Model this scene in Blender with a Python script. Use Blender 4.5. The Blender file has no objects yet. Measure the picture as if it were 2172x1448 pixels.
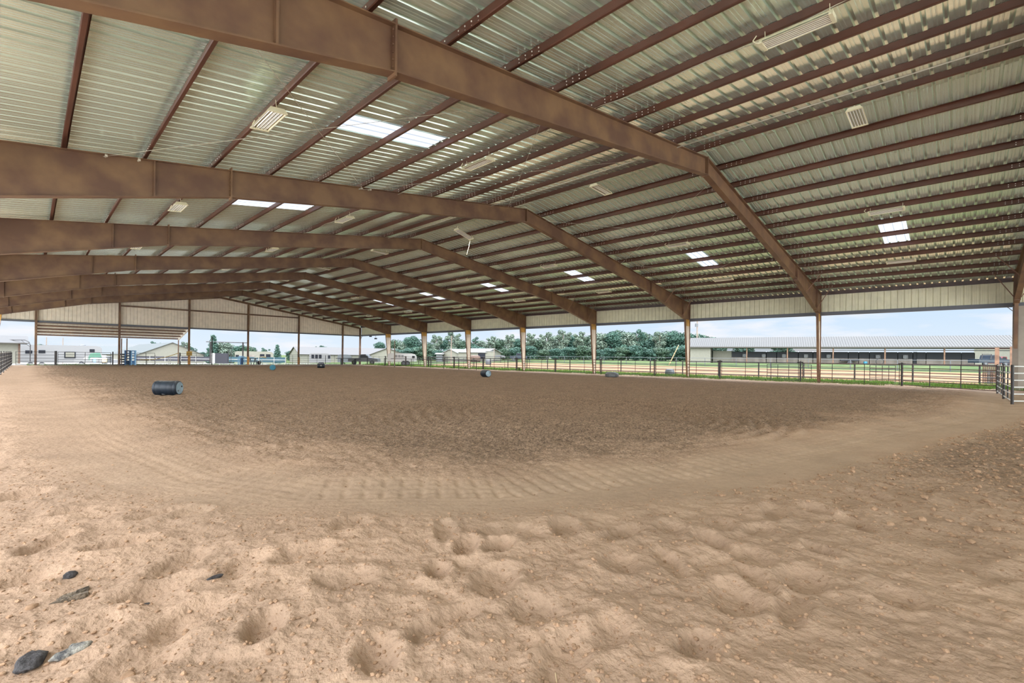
import bpy, bmesh, math, random
import numpy as np
from mathutils import Vector, Matrix

random.seed(7)
rng = np.random.default_rng(7)
S = bpy.context.scene
COL = S.collection
PI = math.pi

# ------------------------------------------------------------------ camera
FPX, YAW, ROLL = 987.55, 0.8042, 0.0126
CX, CY = 1086.0, 757.7
EYE = Vector((-19.858, -7.876, 1.662))
FW = Vector((math.sin(YAW), math.cos(YAW), 0.0))
RT = Vector((math.cos(YAW), -math.sin(YAW), 0.0))
UP = Vector((0, 0, 1))
cam_data = bpy.data.cameras.new('camera')
cam = bpy.data.objects.new('camera', cam_data)
COL.objects.link(cam)
cam_data.sensor_width = 36.0
cam_data.lens = FPX / 2172.0 * 36.0
cam_data.shift_y = (CY - 724.0) / 2172.0
cam_data.clip_start = 0.05
cam_data.clip_end = 2000
xa = RT * math.cos(ROLL) + UP * math.sin(ROLL)
ya = -RT * math.sin(ROLL) + UP * math.cos(ROLL)
za = -FW
M = Matrix(((xa.x, ya.x, za.x), (xa.y, ya.y, za.y), (xa.z, ya.z, za.z)))
cam.matrix_world = Matrix.Translation(EYE) @ M.to_4x4()
S.camera = cam

# ------------------------------------------------------------------ world, sun, exposure
S.view_settings.view_transform = 'Standard'
S.view_settings.look = 'None'
S.view_settings.exposure = 0.0
S.view_settings.gamma = 1.0
S.view_settings.use_curve_mapping = False

w = bpy.data.worlds.new('sky'); S.world = w; w.use_nodes = True
nt = w.node_tree; nt.nodes.clear()
def nd(t, **k):
    n = nt.nodes.new(t)
    for a, b in k.items(): setattr(n, a, b)
    return n
def lk(a, b): nt.links.new(a, b)
wo = nd('ShaderNodeOutputWorld'); bgn = nd('ShaderNodeBackground')
tc = nd('ShaderNodeTexCoord'); sep = nd('ShaderNodeSeparateXYZ')
lk(tc.outputs['Generated'], sep.inputs[0])
grad = nd('ShaderNodeValToRGB'); lk(sep.outputs['Z'], grad.inputs[0])
grad.color_ramp.elements[0].position = 0.0; grad.color_ramp.elements[0].color = (0.80, 0.90, 1.0, 1)
grad.color_ramp.elements[1].position = 0.5; grad.color_ramp.elements[1].color = (0.60, 0.70, 0.86, 1)
e = grad.color_ramp.elements.new(0.09); e.color = (0.64, 0.81, 1.0, 1)
mp = nd('ShaderNodeMapping'); mp.inputs['Scale'].default_value = (3.2, 3.2, 15.0); mp.inputs['Location'].default_value = (0.4, 1.3, 0.35)
lk(tc.outputs['Generated'], mp.inputs[0])
cn = nd('ShaderNodeTexNoise'); cn.inputs['Scale'].default_value = 1.0; cn.inputs['Detail'].default_value = 6; cn.inputs['Roughness'].default_value = 0.55
lk(mp.outputs[0], cn.inputs['Vector'])
cr = nd('ShaderNodeValToRGB'); lk(cn.outputs[0], cr.inputs[0])
cr.color_ramp.elements[0].position = 0.51; cr.color_ramp.elements[0].color = (0, 0, 0, 1)
cr.color_ramp.elements[1].position = 0.64; cr.color_ramp.elements[1].color = (1, 1, 1, 1)
mx = nd('ShaderNodeMixRGB'); lk(cr.outputs[0], mx.inputs[0]); lk(grad.outputs[0], mx.inputs[1]); mx.inputs[2].default_value = (0.98, 0.97, 1.0, 1)
# extra warm sky glow behind the photographer, added to light the interior
dp = nd('ShaderNodeVectorMath', operation='DOT_PRODUCT'); lk(tc.outputs['Generated'], dp.inputs[0])
dp.inputs[1].default_value = (-0.80, -0.60, 0.0)
mr = nd('ShaderNodeMapRange', interpolation_type='SMOOTHSTEP'); lk(dp.outputs['Value'], mr.inputs[0])
mr.inputs[1].default_value = -0.05; mr.inputs[2].default_value = 0.75
BACK = 8.0
FILL = 600.0       # watts of the fill spot added under each unlit fixture
mr.inputs[3].default_value = 1.0; mr.inputs[4].default_value = BACK
zr = nd('ShaderNodeMapRange', interpolation_type='SMOOTHSTEP'); lk(sep.outputs['Z'], zr.inputs[0])
zr.inputs[1].default_value = 0.3; zr.inputs[2].default_value = 0.8; zr.inputs[3].default_value = 0.0; zr.inputs[4].default_value = 8.5  # extra brightness overhead, out of view, added to light the ground outside
mul = nd('ShaderNodeMath', operation='ADD'); lk(mr.outputs[0], mul.inputs[0]); lk(zr.outputs[0], mul.inputs[1])
wm = nd('ShaderNodeMixRGB', blend_type='MULTIPLY'); wf = nd('ShaderNodeMapRange'); lk(mr.outputs[0], wf.inputs[0]); wf.inputs[1].default_value = 1.0; wf.inputs[2].default_value = BACK
lk(wf.outputs[0], wm.inputs[0]); lk(mx.outputs[0], wm.inputs[1]); wm.inputs[2].default_value = (1.08, 0.98, 0.86, 1)
lk(wm.outputs[0], bgn.inputs[0]); lk(mul.outputs[0], bgn.inputs[1]); lk(bgn.outputs[0], wo.inputs[0])

sun_d = bpy.data.lights.new('sun', 'SUN'); sun_d.energy = 2.3; sun_d.angle = math.radians(1.5); sun_d.color = (1.0, 0.95, 0.86)
sun = bpy.data.objects.new('sun', sun_d); COL.objects.link(sun)
sd = Vector((0.22, -0.30, 1.0)).normalized()          # towards the sun: high, a little behind the camera
sun.rotation_euler = sd.to_track_quat('Z', 'Y').to_euler()

# ------------------------------------------------------------------ measured geometry helpers
def ray(u, v):
    x = (u - CX) / FPX; y = -(v - CY) / FPX
    c, s = math.cos(ROLL), math.sin(ROLL)
    x, y = x * c - y * s, x * s + y * c
    return RT * x + FW + UP * y
def at(u, Z, v=None):
    """point at viewing depth Z metres; with v also its height"""
    r = ray(u, v if v is not None else CY)
    return EYE + r * Z
def spot(u, Z): 
    p = at(u, Z); return Vector((p.x, p.y))
def hz(u, v, Z): return at(u, Z, v).z

# ------------------------------------------------------------------ materials
def new_mat(name):
    m = bpy.data.materials.new(name); m.use_nodes = True
    return m, m.node_tree, m.node_tree.nodes['Principled BSDF']
def mat(name, col, rough=0.6, metal=0.0, var=0.0, scale=3.0, bump=0.0, bscale=20.0, col2=None, stretch=None, spec=0.5):
    m, t, b = new_mat(name)
    b.inputs['Base Color'].default_value = (*col, 1)
    b.inputs['Roughness'].default_value = rough
    b.inputs['Metallic'].default_value = metal
    b.inputs['Specular IOR Level'].default_value = spec
    if var > 0 or col2:
        co = t.nodes.new('ShaderNodeTexCoord'); mpn = t.nodes.new('ShaderNodeMapping')
        if stretch: mpn.inputs['Scale'].default_value = stretch
        n = t.nodes.new('ShaderNodeTexNoise'); n.inputs['Scale'].default_value = scale; n.inputs['Detail'].default_value = 5
        r = t.nodes.new('ShaderNodeValToRGB')
        c2 = col2 if col2 else tuple(c * (1 - var) for c in col)
        c1 = col if col2 else tuple(min(1, c * (1 + var)) for c in col)
        r.color_ramp.elements[0].position = 0.38; r.color_ramp.elements[0].color = (*c2, 1)
        r.color_ramp.elements[1].position = 0.64; r.color_ramp.elements[1].color = (*c1, 1)
        t.links.new(co.outputs['Object'], mpn.inputs[0]); t.links.new(mpn.outputs[0], n.inputs['Vector'])
        t.links.new(n.outputs[0], r.inputs[0]); t.links.new(r.outputs[0], b.inputs['Base Color'])
    if bump > 0:
        co = t.nodes.new('ShaderNodeTexCoord')
        n = t.nodes.new('ShaderNodeTexNoise'); n.inputs['Scale'].default_value = bscale; n.inputs['Detail'].default_value = 4
        bp = t.nodes.new('ShaderNodeBump'); bp.inputs['Strength'].default_value = bump; bp.inputs['Distance'].default_value = 0.02
        t.links.new(co.outputs['Object'], n.inputs['Vector']); t.links.new(n.outputs[0], bp.inputs['Height']); t.links.new(bp.outputs[0], b.inputs['Normal'])
    return m
MT = {}
MT['frame'] = mat('primer_brown_steel', (0.205, 0.115, 0.058), 0.5, 0.0, scale=1.1, col2=(0.125, 0.062, 0.038), bump=0.08, bscale=14)
MT['purlin'] = mat('red_oxide_steel', (0.088, 0.030, 0.017), 0.45, 0.0, var=0.18, scale=0.8)
MT['strut'] = mat('dark_strut_steel', (0.075, 0.045, 0.045), 0.45, 0.0, var=0.15)
MT['bolt'] = mat('zinc_bolt', (0.85, 0.82, 0.76), 0.4, 0.3)
MT['brace'] = mat('brace_steel', (0.20, 0.10, 0.06), 0.5)
MT['cable'] = mat('galvanised_cable', (0.50, 0.46, 0.38), 0.45, 0.3)
MT['panel'] = mat('cream_panel', (0.88, 0.78, 0.66), 0.55, 0.0, var=0.06, scale=2.0)
MT['skirt'] = mat('olive_cream_panel', (0.76, 0.74, 0.56), 0.5, 0.0, var=0.06, scale=2.0)
MT['trim'] = mat('slate_trim', (0.11, 0.12, 0.15), 0.5)
MT['black'] = mat('black_pipe_paint', (0.022, 0.018, 0.018), 0.5, 0.0, var=0.3)
MT['rust'] = mat('rusted_pipe', (0.10, 0.055, 0.035), 0.7, 0.0, var=0.3)
MT['silver'] = mat('galvanised_pipe', (0.62, 0.62, 0.60), 0.45, 0.2)
MT['white'] = mat('white_paint', (0.1825, 0.1825, 0.1825), 0.4)
MT['cream'] = mat('cream_siding', (0.1626, 0.1579, 0.1248), 0.6, var=0.05)
MT['bright'] = mat('bright_white_paint', (0.55, 0.55, 0.54), 0.4)
MT['tanroof'] = mat('tan_metal_roof', (0.0471, 0.0415, 0.0341), 0.5, var=0.05)
MT['greyroof'] = mat('grey_metal_roof', (0.0332, 0.0296, 0.0223), 0.5, var=0.06)
MT['greenroof'] = mat('pale_green_roof', (0.0441, 0.0498, 0.0441), 0.5, var=0.05)
MT['glass'] = mat('dark_window', (0.008, 0.010, 0.016), 0.3, spec=0.25)
MT['tyre'] = mat('tyre_rubber', (0.03, 0.03, 0.035), 0.7)
MT['darkmesh'] = mat('dark_stall_mesh', (0.015, 0.0168, 0.021), 0.8)
MT['plywood'] = mat('weathered_boards', (0.172, 0.1505, 0.129), 0.8, var=0.2, scale=1.2, stretch=(1, 1, 0.1))
MT['tealscreen'] = mat('teal_windscreen', (0.02, 0.055, 0.07), 0.8)
MT['greyscreen'] = mat('grey_windscreen', (0.03, 0.03, 0.039), 0.8)
MT['timber'] = mat('timber_post', (0.1514, 0.086, 0.0516), 0.8, var=0.25, scale=3)
MT['orange'] = mat('orange_sleeve', (0.55, 0.27, 0.08), 0.6, var=0.2)
MT['fixture'] = mat('cream_enamel', (0.80, 0.76, 0.55), 0.45, var=0.05)
MT['reflector'] = mat('fixture_reflector', (0.62, 0.58, 0.48), 0.25, 0.7)
MT['tube'] = mat('fluorescent_tube', (0.86, 0.86, 0.82), 0.3)
MT['drumblue'] = mat('navy_plastic', (0.006, 0.014, 0.026), 0.5, var=0.15)
MT['drumlid'] = mat('grey_blue_plastic', (0.24, 0.34, 0.41), 0.35, var=0.15)
MT['drumteal'] = mat('teal_plastic', (0.015, 0.17, 0.26), 0.4)
MT['chute'] = mat('blue_chute_paint', (0.03, 0.09, 0.20), 0.5)
MT['chutelight'] = mat('light_blue_paint', (0.22, 0.45, 0.72), 0.5)
MT['yellow'] = mat('yellow_rope', (0.60, 0.42, 0.10), 0.7)
MT['sign'] = mat('amber_sign', (0.50, 0.32, 0.08), 0.6)
MT['rock'] = mat('dark_slate_stone', (0.060, 0.056, 0.056), 0.85, var=0.35, scale=30, bump=0.6, bscale=60, spec=0.2)
MT['rock2'] = mat('grey_white_stone', (0.36, 0.34, 0.29), 0.85, scale=25, col2=(0.06, 0.06, 0.06), bump=0.6, bscale=60)
MT['bark'] = mat('weathered_bark', (0.13, 0.10, 0.07), 0.9, var=0.5, scale=30, bump=0.9, bscale=50)
MT['clod'] = mat('dirt_clod', (0.33, 0.212, 0.132), 0.95, var=0.2, scale=9, spec=0.1)
MT['clod_dark'] = mat('damp_clod', (0.25, 0.165, 0.108), 0.95, var=0.2, scale=9, spec=0.1)
MT['trunk'] = mat('tree_bark', (0.12, 0.09, 0.07), 0.9)
MT['pole'] = mat('utility_pole_wood', (0.20, 0.16, 0.13), 0.9)
MT['red'] = mat('red_paint', (0.22, 0.02, 0.025), 0.45)
MT['dusty_lit'] = mat('dusty_lit_web', (0.52, 0.42, 0.32), 0.7, var=0.12, scale=1.5)  # dust plus the sunlight on the web, put into one pale colour
MT['ochre'] = mat('ochre_sunlit_stain', (0.42, 0.23, 0.05), 0.6, var=0.25, scale=2)  # sunlight and dust stain at the column top, painted as one tone
MT['taupe'] = mat('taupe_sheet', (0.30, 0.265, 0.225), 0.5, var=0.06)
MT['taupe_dark'] = mat('dark_taupe_trim', (0.20, 0.165, 0.135), 0.5, var=0.06)
MT['straw'] = mat('straw', (0.62, 0.5, 0.3), 0.8)
MT['greencanopy'] = mat('green_tarp', (0.06, 0.15, 0.10), 0.7)
MT['greybody'] = mat('grey_paint', (0.0894, 0.0963, 0.1032), 0.4)

def leaf_mat(name, c1, c2):
    m, t, b = new_mat(name)
    oi = t.nodes.new('ShaderNodeNewGeometry'); r = t.nodes.new('ShaderNodeValToRGB')
    r.color_ramp.elements[0].color = (*c1, 1); r.color_ramp.elements[1].color = (*c2, 1)
    t.links.new(oi.outputs['Random Per Island'], r.inputs[0]); t.links.new(r.outputs[0], b.inputs['Base Color'])
    b.inputs['Roughness'].default_value = 0.6; b.inputs['Specular IOR Level'].default_value = 0.3
    b.inputs['Subsurface Weight'].default_value = 0.0
    return m
MT['leafA'] = leaf_mat('leaves_mid', (0.016, 0.041, 0.025), (0.066, 0.112, 0.064))
MT['leafB'] = leaf_mat('leaves_pale', (0.033, 0.06, 0.042), (0.17, 0.215, 0.16))
MT['leafC'] = leaf_mat('leaves_dark', (0.014, 0.045, 0.034), (0.055, 0.115, 0.08))
MT['grass'] = leaf_mat('grass_blades', (0.045, 0.13, 0.012), (0.165, 0.26, 0.04))

# galvanised sheet
def galv():
    m, t, b = new_mat('galvanised_sheet')
    b.inputs['Metallic'].default_value = 0.72; b.inputs['Roughness'].default_value = 0.36
    co = t.nodes.new('ShaderNodeTexCoord'); mpn = t.nodes.new('ShaderNodeMapping'); mpn.inputs['Scale'].default_value = (0.06, 11.0, 0.06)
    n = t.nodes.new('ShaderNodeTexNoise'); n.inputs['Scale'].default_value = 2.0; n.inputs['Detail'].default_value = 6
    r = t.nodes.new('ShaderNodeValToRGB')
    r.color_ramp.elements[0].position = 0.3; r.color_ramp.elements[0].color = (0.74, 0.86, 0.76, 1)
    r.color_ramp.elements[1].position = 0.7; r.color_ramp.elements[1].color = (0.84, 0.98, 0.88, 1)
    rr = t.nodes.new('ShaderNodeMapRange'); rr.inputs[3].default_value = 0.18; rr.inputs[4].default_value = 0.28
    t.links.new(co.outputs['Object'], mpn.inputs[0]); t.links.new(mpn.outputs[0], n.inputs['Vector'])
    t.links.new(n.outputs[0], r.inputs[0]); t.links.new(r.outputs[0], b.inputs['Base Color'])
    t.links.new(n.outputs[0], rr.inputs[0]); t.links.new(rr.outputs[0], b.inputs['Roughness'])
    return m
MT['galv'] = galv()
def skylight_mat():
    m = bpy.data.materials.new('translucent_skylight'); m.use_nodes = True; t = m.node_tree; t.nodes.clear()
    o = t.nodes.new('ShaderNodeOutputMaterial'); a = t.nodes.new('ShaderNodeBsdfTranslucent'); a.inputs[0].default_value = (0.24, 0.245, 0.25, 1)
    d = t.nodes.new('ShaderNodeBsdfDiffuse'); d.inputs[0].default_value = (0.8, 0.8, 0.8, 1)
    mm = t.nodes.new('ShaderNodeMixShader'); mm.inputs[0].default_value = 0.12
    t.links.new(a.outputs[0], mm.inputs[1]); t.links.new(d.outputs[0], mm.inputs[2]); t.links.new(mm.outputs[0], o.inputs[0])
    return m
MT['skylight'] = skylight_mat()

# ------------------------------------------------------------------ mesh builder
class MB:
    def __init__(s): s.v = []; s.f = []
    def add(s, vs, fs):
        o = len(s.v); s.v += [tuple(v) for v in vs]; s.f += [tuple(i + o for i in f) for f in fs]; return s
    def hexa(s, p):   # 8 points: bottom 4 ccw, top 4
        return s.add(p, [(0, 3, 2, 1), (4, 5, 6, 7), (0, 1, 5, 4), (1, 2, 6, 5), (2, 3, 7, 6), (3, 0, 4, 7)])
    def box(s, x0, x1, y0, y1, z0, z1):
        return s.hexa([(x0, y0, z0), (x1, y0, z0), (x1, y1, z0), (x0, y1, z0), (x0, y0, z1), (x1, y0, z1), (x1, y1, z1), (x0, y1, z1)])
    def bar(s, p, q, a, b, up=(0, 0, 1)):   # rectangular bar from p to q, a wide (sideways), b tall
        p = Vector(p); q = Vector(q); d = (q - p).normalized(); u = Vector(up)
        if abs(d.dot(u)) > 0.98: u = Vector((1, 0, 0))
        r = d.cross(u).normalized(); u = r.cross(d).normalized(); r = r * (a / 2); u = u * (b / 2)
        return s.hexa([p - r - u, p + r - u, q + r - u, q - r - u, p - r + u, p + r + u, q + r + u, q - r + u])
    def tube(s, p, q, r, n=8, r2=None, cap=True):
        p = Vector(p); q = Vector(q); d = (q - p).normalized(); u = Vector((0, 0, 1))
        if abs(d.dot(u)) > 0.95: u = Vector((1, 0, 0))
        a = d.cross(u).normalized(); b = d.cross(a); r2 = r if r2 is None else r2
        vs = []
        for c, rr in ((p, r), (q, r2)):
            for i in range(n):
                t = 2 * PI * i / n; vs.append(c + a * (rr * math.cos(t)) + b * (rr * math.sin(t)))
        fs = [(i, (i + 1) % n, n + (i + 1) % n, n + i) for i in range(n)]
        if cap: fs += [tuple(range(n - 1, -1, -1)), tuple(range(n, 2 * n))]
        return s.add(vs, fs)
    def path(s, pts, r, n=6):
        for a, b in zip(pts[:-1], pts[1:]): s.tube(a, b, r, n)
        return s
    def lathe(s, prof, p, d, n=28):   # prof: (t along axis, radius)
        p = Vector(p); d = Vector(d).normalized(); u = Vector((0, 0, 1))
        if abs(d.dot(u)) > 0.95: u = Vector((1, 0, 0))
        a = d.cross(u).normalized(); b = d.cross(a); vs = []; fs = []
        for t, r in prof:
            for i in range(n):
                th = 2 * PI * i / n; vs.append(p + d * t + a * (r * math.cos(th)) + b * (r * math.sin(th)))
        for k in range(len(prof) - 1):
            for i in range(n):
                j = (i + 1) % n; fs.append((k * n + i, k * n + j, (k + 1) * n + j, (k + 1) * n + i))
        fs.append(tuple(range(n - 1, -1, -1))); fs.append(tuple((len(prof) - 1) * n + i for i in range(n)))
        return s.add(vs, fs)
    def prism(s, poly, d):   # polygon (3d pts) extruded by vector d
        d = Vector(d); n = len(poly); vs = [Vector(p) for p in poly]; vs += [v + d for v in vs]
        fs = [tuple(range(n - 1, -1, -1)), tuple(range(n, 2 * n))] + [(i, (i + 1) % n, n + (i + 1) % n, n + i) for i in range(n)]
        return s.add(vs, fs)
    def build(s, name, m, parent=None, smooth=False, loc=None):
        me = bpy.data.meshes.new(name); me.from_pydata(s.v, [], s.f); me.update()
        if smooth: me.polygons.foreach_set('use_smooth', [True] * len(me.polygons))
        me.materials.append(m if not isinstance(m, str) else MT[m])
        o = bpy.data.objects.new(name, me); COL.objects.link(o)
        if parent is not None:
            o.parent = parent
            o.location = (0, 0, 0) if parent.parent is not None else (-Vector(parent.location) if loc is None else loc)
        bm = bmesh.new(); bm.from_mesh(me); bmesh.ops.recalc_face_normals(bm, faces=bm.faces); bm.to_mesh(me); bm.free()
        return o
def tag(o, label=None, cat=None, group=None, kind=None):
    if label: o['label'] = label
    if cat: o['category'] = cat
    if group: o['group'] = group
    if kind: o['kind'] = kind
    return o
def thing(name, loc, label, cat, group=None, rz=0.0):
    o = bpy.data.objects.new(name, None); COL.objects.link(o); o.location = loc; o.rotation_euler = (0, 0, rz)
    o.empty_display_size = 0.2
    return tag(o, label, cat, group)
def struct(name, mb, m): return tag(mb.build(name, m), kind='structure')
def copy_thing(o, label=None, parent=None):
    c = o.copy(); COL.objects.link(c)
    if parent: c.parent = parent
    if label: c['label'] = label
    for ch in [k for k in COL.objects if k.parent == o]: copy_thing(ch, None, c)
    return c
ORD = ['first', 'second', 'third', 'fourth', 'fifth', 'sixth', 'seventh', 'eighth', 'ninth', 'tenth', 'eleventh', 'twelfth', 'thirteenth', 'fourteenth', 'fifteenth', 'sixteenth']

# ------------------------------------------------------------------ building constants
BAY = 10.3; HW = 22.79; EAVE = 5.30; LEND = 72.1; YN = -26.0
SLOPE = 0.150; RT0 = 10.22                       # rafter top at the ridge
def rtop(x): return RT0 - SLOPE * abs(x)
PD = 0.215                                        # purlin depth
def rbot(x):
    x = abs(x)
    return 9.50 - (9.50 - 7.05) / 15.08 * x if x < 15.08 else 7.05 - (7.05 - 5.52) / (21.14 - 15.08) * (x - 15.08)

# ------------------------------------------------------------------ terrain outside
def terrain(x, y):
    x = np.asarray(x, float); y = np.asarray(y, float)
    z = np.clip(x - 24, 0, 66) * 0.0173
    z = z - 1.1 * np.clip((y - 84) / 22, 0, 1) * np.clip((70 - x) / 40, 0, 1)
    return z
def tz(p): return float(terrain(p[0], p[1]))

# track centre line in the dirt (a worn path that follows the rail round the corner)
TRK = np.array([(-20.3, 70), (-20.48, 35.35), (-19.25, 12.17), (-18.97, 4.1), (-18.34, -0.38), (-17.56, -2.18), (-16.67, -2.94), (-15.68, -3.83), (-14.34, -4.49),
                (-12.84, -5.18), (-10.37, -5.87), (-5.89, -6.81), (-0.75, -8.02), (4.52, -8.9), (12, -9.2), (20, -9.3)])
def track_coords(x, y):
    best = np.full(x.shape, 1e9); sd = np.zeros_like(x); sl = np.zeros_like(x); acc = 0.0
    for (ax, ay), (bx, by) in zip(TRK[:-1], TRK[1:]):
        dx, dy = bx - ax, by - ay; L = math.hypot(dx, dy)
        t = np.clip(((x - ax) * dx + (y - ay) * dy) / L ** 2, 0, 1)
        px, py = ax + t * dx, ay + t * dy
        d = np.hypot(x - px, y - py)
        side = np.sign((x - ax) * dy - (y - ay) * dx)
        m = d < best
        best = np.where(m, d, best); sd = np.where(m, d * side * -1, sd); sl = np.where(m, acc + t * L, sl); acc += L
    return sd, sl      # sd > 0: towards the middle of the arena
def vnoise(x, y, seed):
    """smooth value noise"""
    xi = np.floor(x).astype(np.int64); yi = np.floor(y).astype(np.int64); fx = x - xi; fy = y - yi
    fx = fx * fx * (3 - 2 * fx); fy = fy * fy * (3 - 2 * fy)
    def h(a, b):
        n = (a * 374761393 + b * 668265263 + seed * 1274126177) & 0xFFFFFFFF
        n = ((n ^ (n >> 13)) * 1274126177) & 0xFFFFFFFF
        return ((n ^ (n >> 16)) & 0xFFFF) / 65535.0
    return (h(xi, yi) * (1 - fx) + h(xi + 1, yi) * fx) * (1 - fy) + (h(xi, yi + 1) * (1 - fx) + h(xi + 1, yi + 1) * fx) * fy - 0.5
DENTS = [(-17.66, -3.61), (-17.12, -4.39), (-16.68, -4.74), (-17.19, -4.78), (-16.2, -5.11), (-15.91, -5.57), (-15.45, -5.84), (-15.0, -6.13), (-14.24, -6.43), (-13.81, -6.74),
         (-16.98, -4.98), (-16.53, -5.89), (-16.18, -6.16), (-18.22, -4.61), (-17.64, -4.97), (-17.43, -5.39), (-18.03, -5.58), (-17.52, -5.85), (-17.4, -6.35), (-17.76, -6.3),
         (-15.52, -6.26), (-14.89, -6.47), (-15.6, -6.6), (-16.03, -6.77), (-15.77, -7.02), (-15.05, -7.01), (-16.43, -6.76), (-16.29, -7.08), (-15.62, -7.56), (-17.15, -6.79),
         (-13.96, -7.1), (-12.59, -7.06), (-11.77, -7.55), (-18.66, -3.85), (-19.02, -3.44), (-18.28, -3.98), (-18.85, -4.84), (-19.22, -3.82), (-18.9, -1.94), (-18.66, -2.17),
         (-19.54, -1.32), (-19.88, -0.1), (-19.73, -2.3), (-19.85, -3.01), (-19.57, -4.18), (-19.15, -4.4), (-19.31, -2.71), (-18.5, -5.56), (-19.42, -4.7)]
def dirt(x, y):
    sd, sl = track_coords(x, y)
    near = np.exp(-((x + 17) ** 2 + (y + 5) ** 2) / 90.0)
    z = 0.05 * vnoise(x * 0.5, y * 0.5, 1) + 0.035 * vnoise(x * 1.3, y * 1.3, 2)
    band = np.clip(1 - np.abs(sd) / 1.1, 0, 1); band = band * band * (3 - 2 * band)
    outer = np.clip((-sd - 0.7) / 0.5, 0, 1)         # rail side of the track: soft, trampled
    inner = np.clip((sd - 0.8) / 0.6, 0, 1)
    z *= (1 - 0.75 * band)
    # worn track slightly lower
    z -= 0.05 * band
    # outer: soft mounds
    mound = 0.85 * np.abs(vnoise(x * 2.1 + 0.6 * vnoise(x * 3, y * 3, 8), y * 2.1, 3)) * 0.10 + vnoise(x * 5, y * 5, 4) * 0.036 + vnoise(x * 12, y * 12, 5) * 0.022
    z += outer * mound
    z += outer * 0.004 * vnoise(x * 60, y * 60, 21) + outer * 0.009 * np.clip(vnoise(x * 28, y * 28, 22) * 2, 0, 1)
    # comb ripples left by the drag, inside the track and just inside of it
    wob = 0.25 * vnoise(x * 1.5, y * 1.5, 6)
    comb = -np.clip(np.sin((sl + 0.10 * sd + 0.35 * wob) * 2 * PI / 0.235) - 0.1, 0, 1)
    cm = np.clip(1.6 - np.abs(sd - 0.05) / 0.14, 0, 1) + np.clip(1.6 - np.abs(sd - 0.50) / 0.14, 0, 1) + 0.7 * np.clip(1.5 - np.abs(sd - 0.95) / 0.14, 0, 1)
    cm = cm * np.clip((vnoise(sl * 0.35, sd * 0.2, 9) + 0.55) * 1.6, 0, 1)
    comb_in = np.clip((sl - 66) / 4, 0, 1); farl = np.clip((sl - 55) / 14, 0.25, 1)
    z += 0.042 * comb * cm * comb_in
    # rows of the harrow further in
    row = np.sin((sd + 0.10 * vnoise(sl * 0.8, sd * 3, 10)) * 2 * PI / 0.42)
    z += farl * inner * (0.010 * row * np.clip((6 - sd) / 3, 0.15, 1))
    rd = np.hypot(x + 8.2, y - 0.6); ring = np.sin((rd + 0.12 * vnoise(x * 2, y * 2, 18)) * 2 * PI / 0.36)
    z += inner * 0.036 * ring * np.clip(1.3 - np.abs(rd - 4.0) / 2.6, 0, 1)
    chop = np.sin((sl * 1.0 + 0.5 * vnoise(x, y, 17)) * 2 * PI / 0.38)
    z += inner * 0.006 * chop * np.clip(1.2 - np.abs(sd - 3.2) / 2.0, 0, 1)
    z += inner * (0.025 * vnoise(x * 4.5, y * 4.5, 11) + 0.045 * vnoise(x * 9, y * 9, 12) + 0.022 * vnoise(x * 19, y * 19, 13))
    # long drag lines along the track
    z += farl * 0.004 * np.sin(sd * 2 * PI / 0.17 + vnoise(sl * .3, sd, 15) * 2) * np.clip(1 - np.abs(sd - 0.2) / 1.0, 0, 1)
    # hoof prints
    for k, (dx, dy) in enumerate(DENTS):
        a = 0.5 + 0.6 * math.sin(k * 2.3); c, s_ = math.cos(a), math.sin(a)
        rx, ry = 0.20 + 0.05 * math.sin(k * 1.7), 0.12 + 0.03 * math.cos(k * 2.9)
        u_ = ((x - dx) * c + (y - dy) * s_) / rx; v_ = (-(x - dx) * s_ + (y - dy) * c) / ry
        r2 = u_ * u_ + v_ * v_
        mm = r2 < 9
        if mm.any():
            dep = 0.055 + 0.015 * math.sin(k * 5.1)
            zz = np.where(mm, -dep * np.exp(-(r2 ** 2.6)) + 0.30 * dep * np.exp(-((np.sqrt(r2) - 1.45) / 0.4) ** 2), 0)
            z = z + zz
    return z

def zdirt(x, y): return float(dirt(np.array([float(x)]), np.array([float(y)]))[0])

def axis(c, lo, hi, s0, g, gback=None):
    pts = [c]; p = c
    while p < hi: p += s0 + g * max(0, p - c - 0.5); pts.append(min(p, hi))
    p = c; q = []
    gb = gback or g
    while p > lo: p -= s0 + gb * max(0, c - p - 0.5); q.append(max(p, lo))
    return np.array(q[::-1] + pts)
def grid_mesh(name, xs, ys, zf, attr=None):
    X, Y = np.meshgrid(xs, ys); Z = zf(X, Y)
    nx, ny = len(xs), len(ys)
    co = np.stack([X.ravel(), Y.ravel(), Z.ravel()], 1)
    i = np.arange(nx * ny).reshape(ny, nx)
    q = np.stack([i[:-1, :-1].ravel(), i[:-1, 1:].ravel(), i[1:, 1:].ravel(), i[1:, :-1].ravel()], 1)
    me = bpy.data.meshes.new(name); me.vertices.add(len(co)); me.vertices.foreach_set('co', co.ravel())
    me.loops.add(q.size); me.loops.foreach_set('vertex_index', q.ravel())
    me.polygons.add(len(q)); me.polygons.foreach_set('loop_start', np.arange(len(q)) * 4); me.polygons.foreach_set('loop_total', np.full(len(q), 4))
    me.polygons.foreach_set('use_smooth', np.ones(len(q), bool))
    me.update(calc_edges=True)
    if attr:
        for k, f in attr.items():
            a = me.attributes.new(k, 'FLOAT', 'POINT'); a.data.foreach_set('value', f(X, Y).ravel().astype(np.float32))
    o = bpy.data.objects.new(name, me); COL.objects.link(o)
    return o

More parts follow.
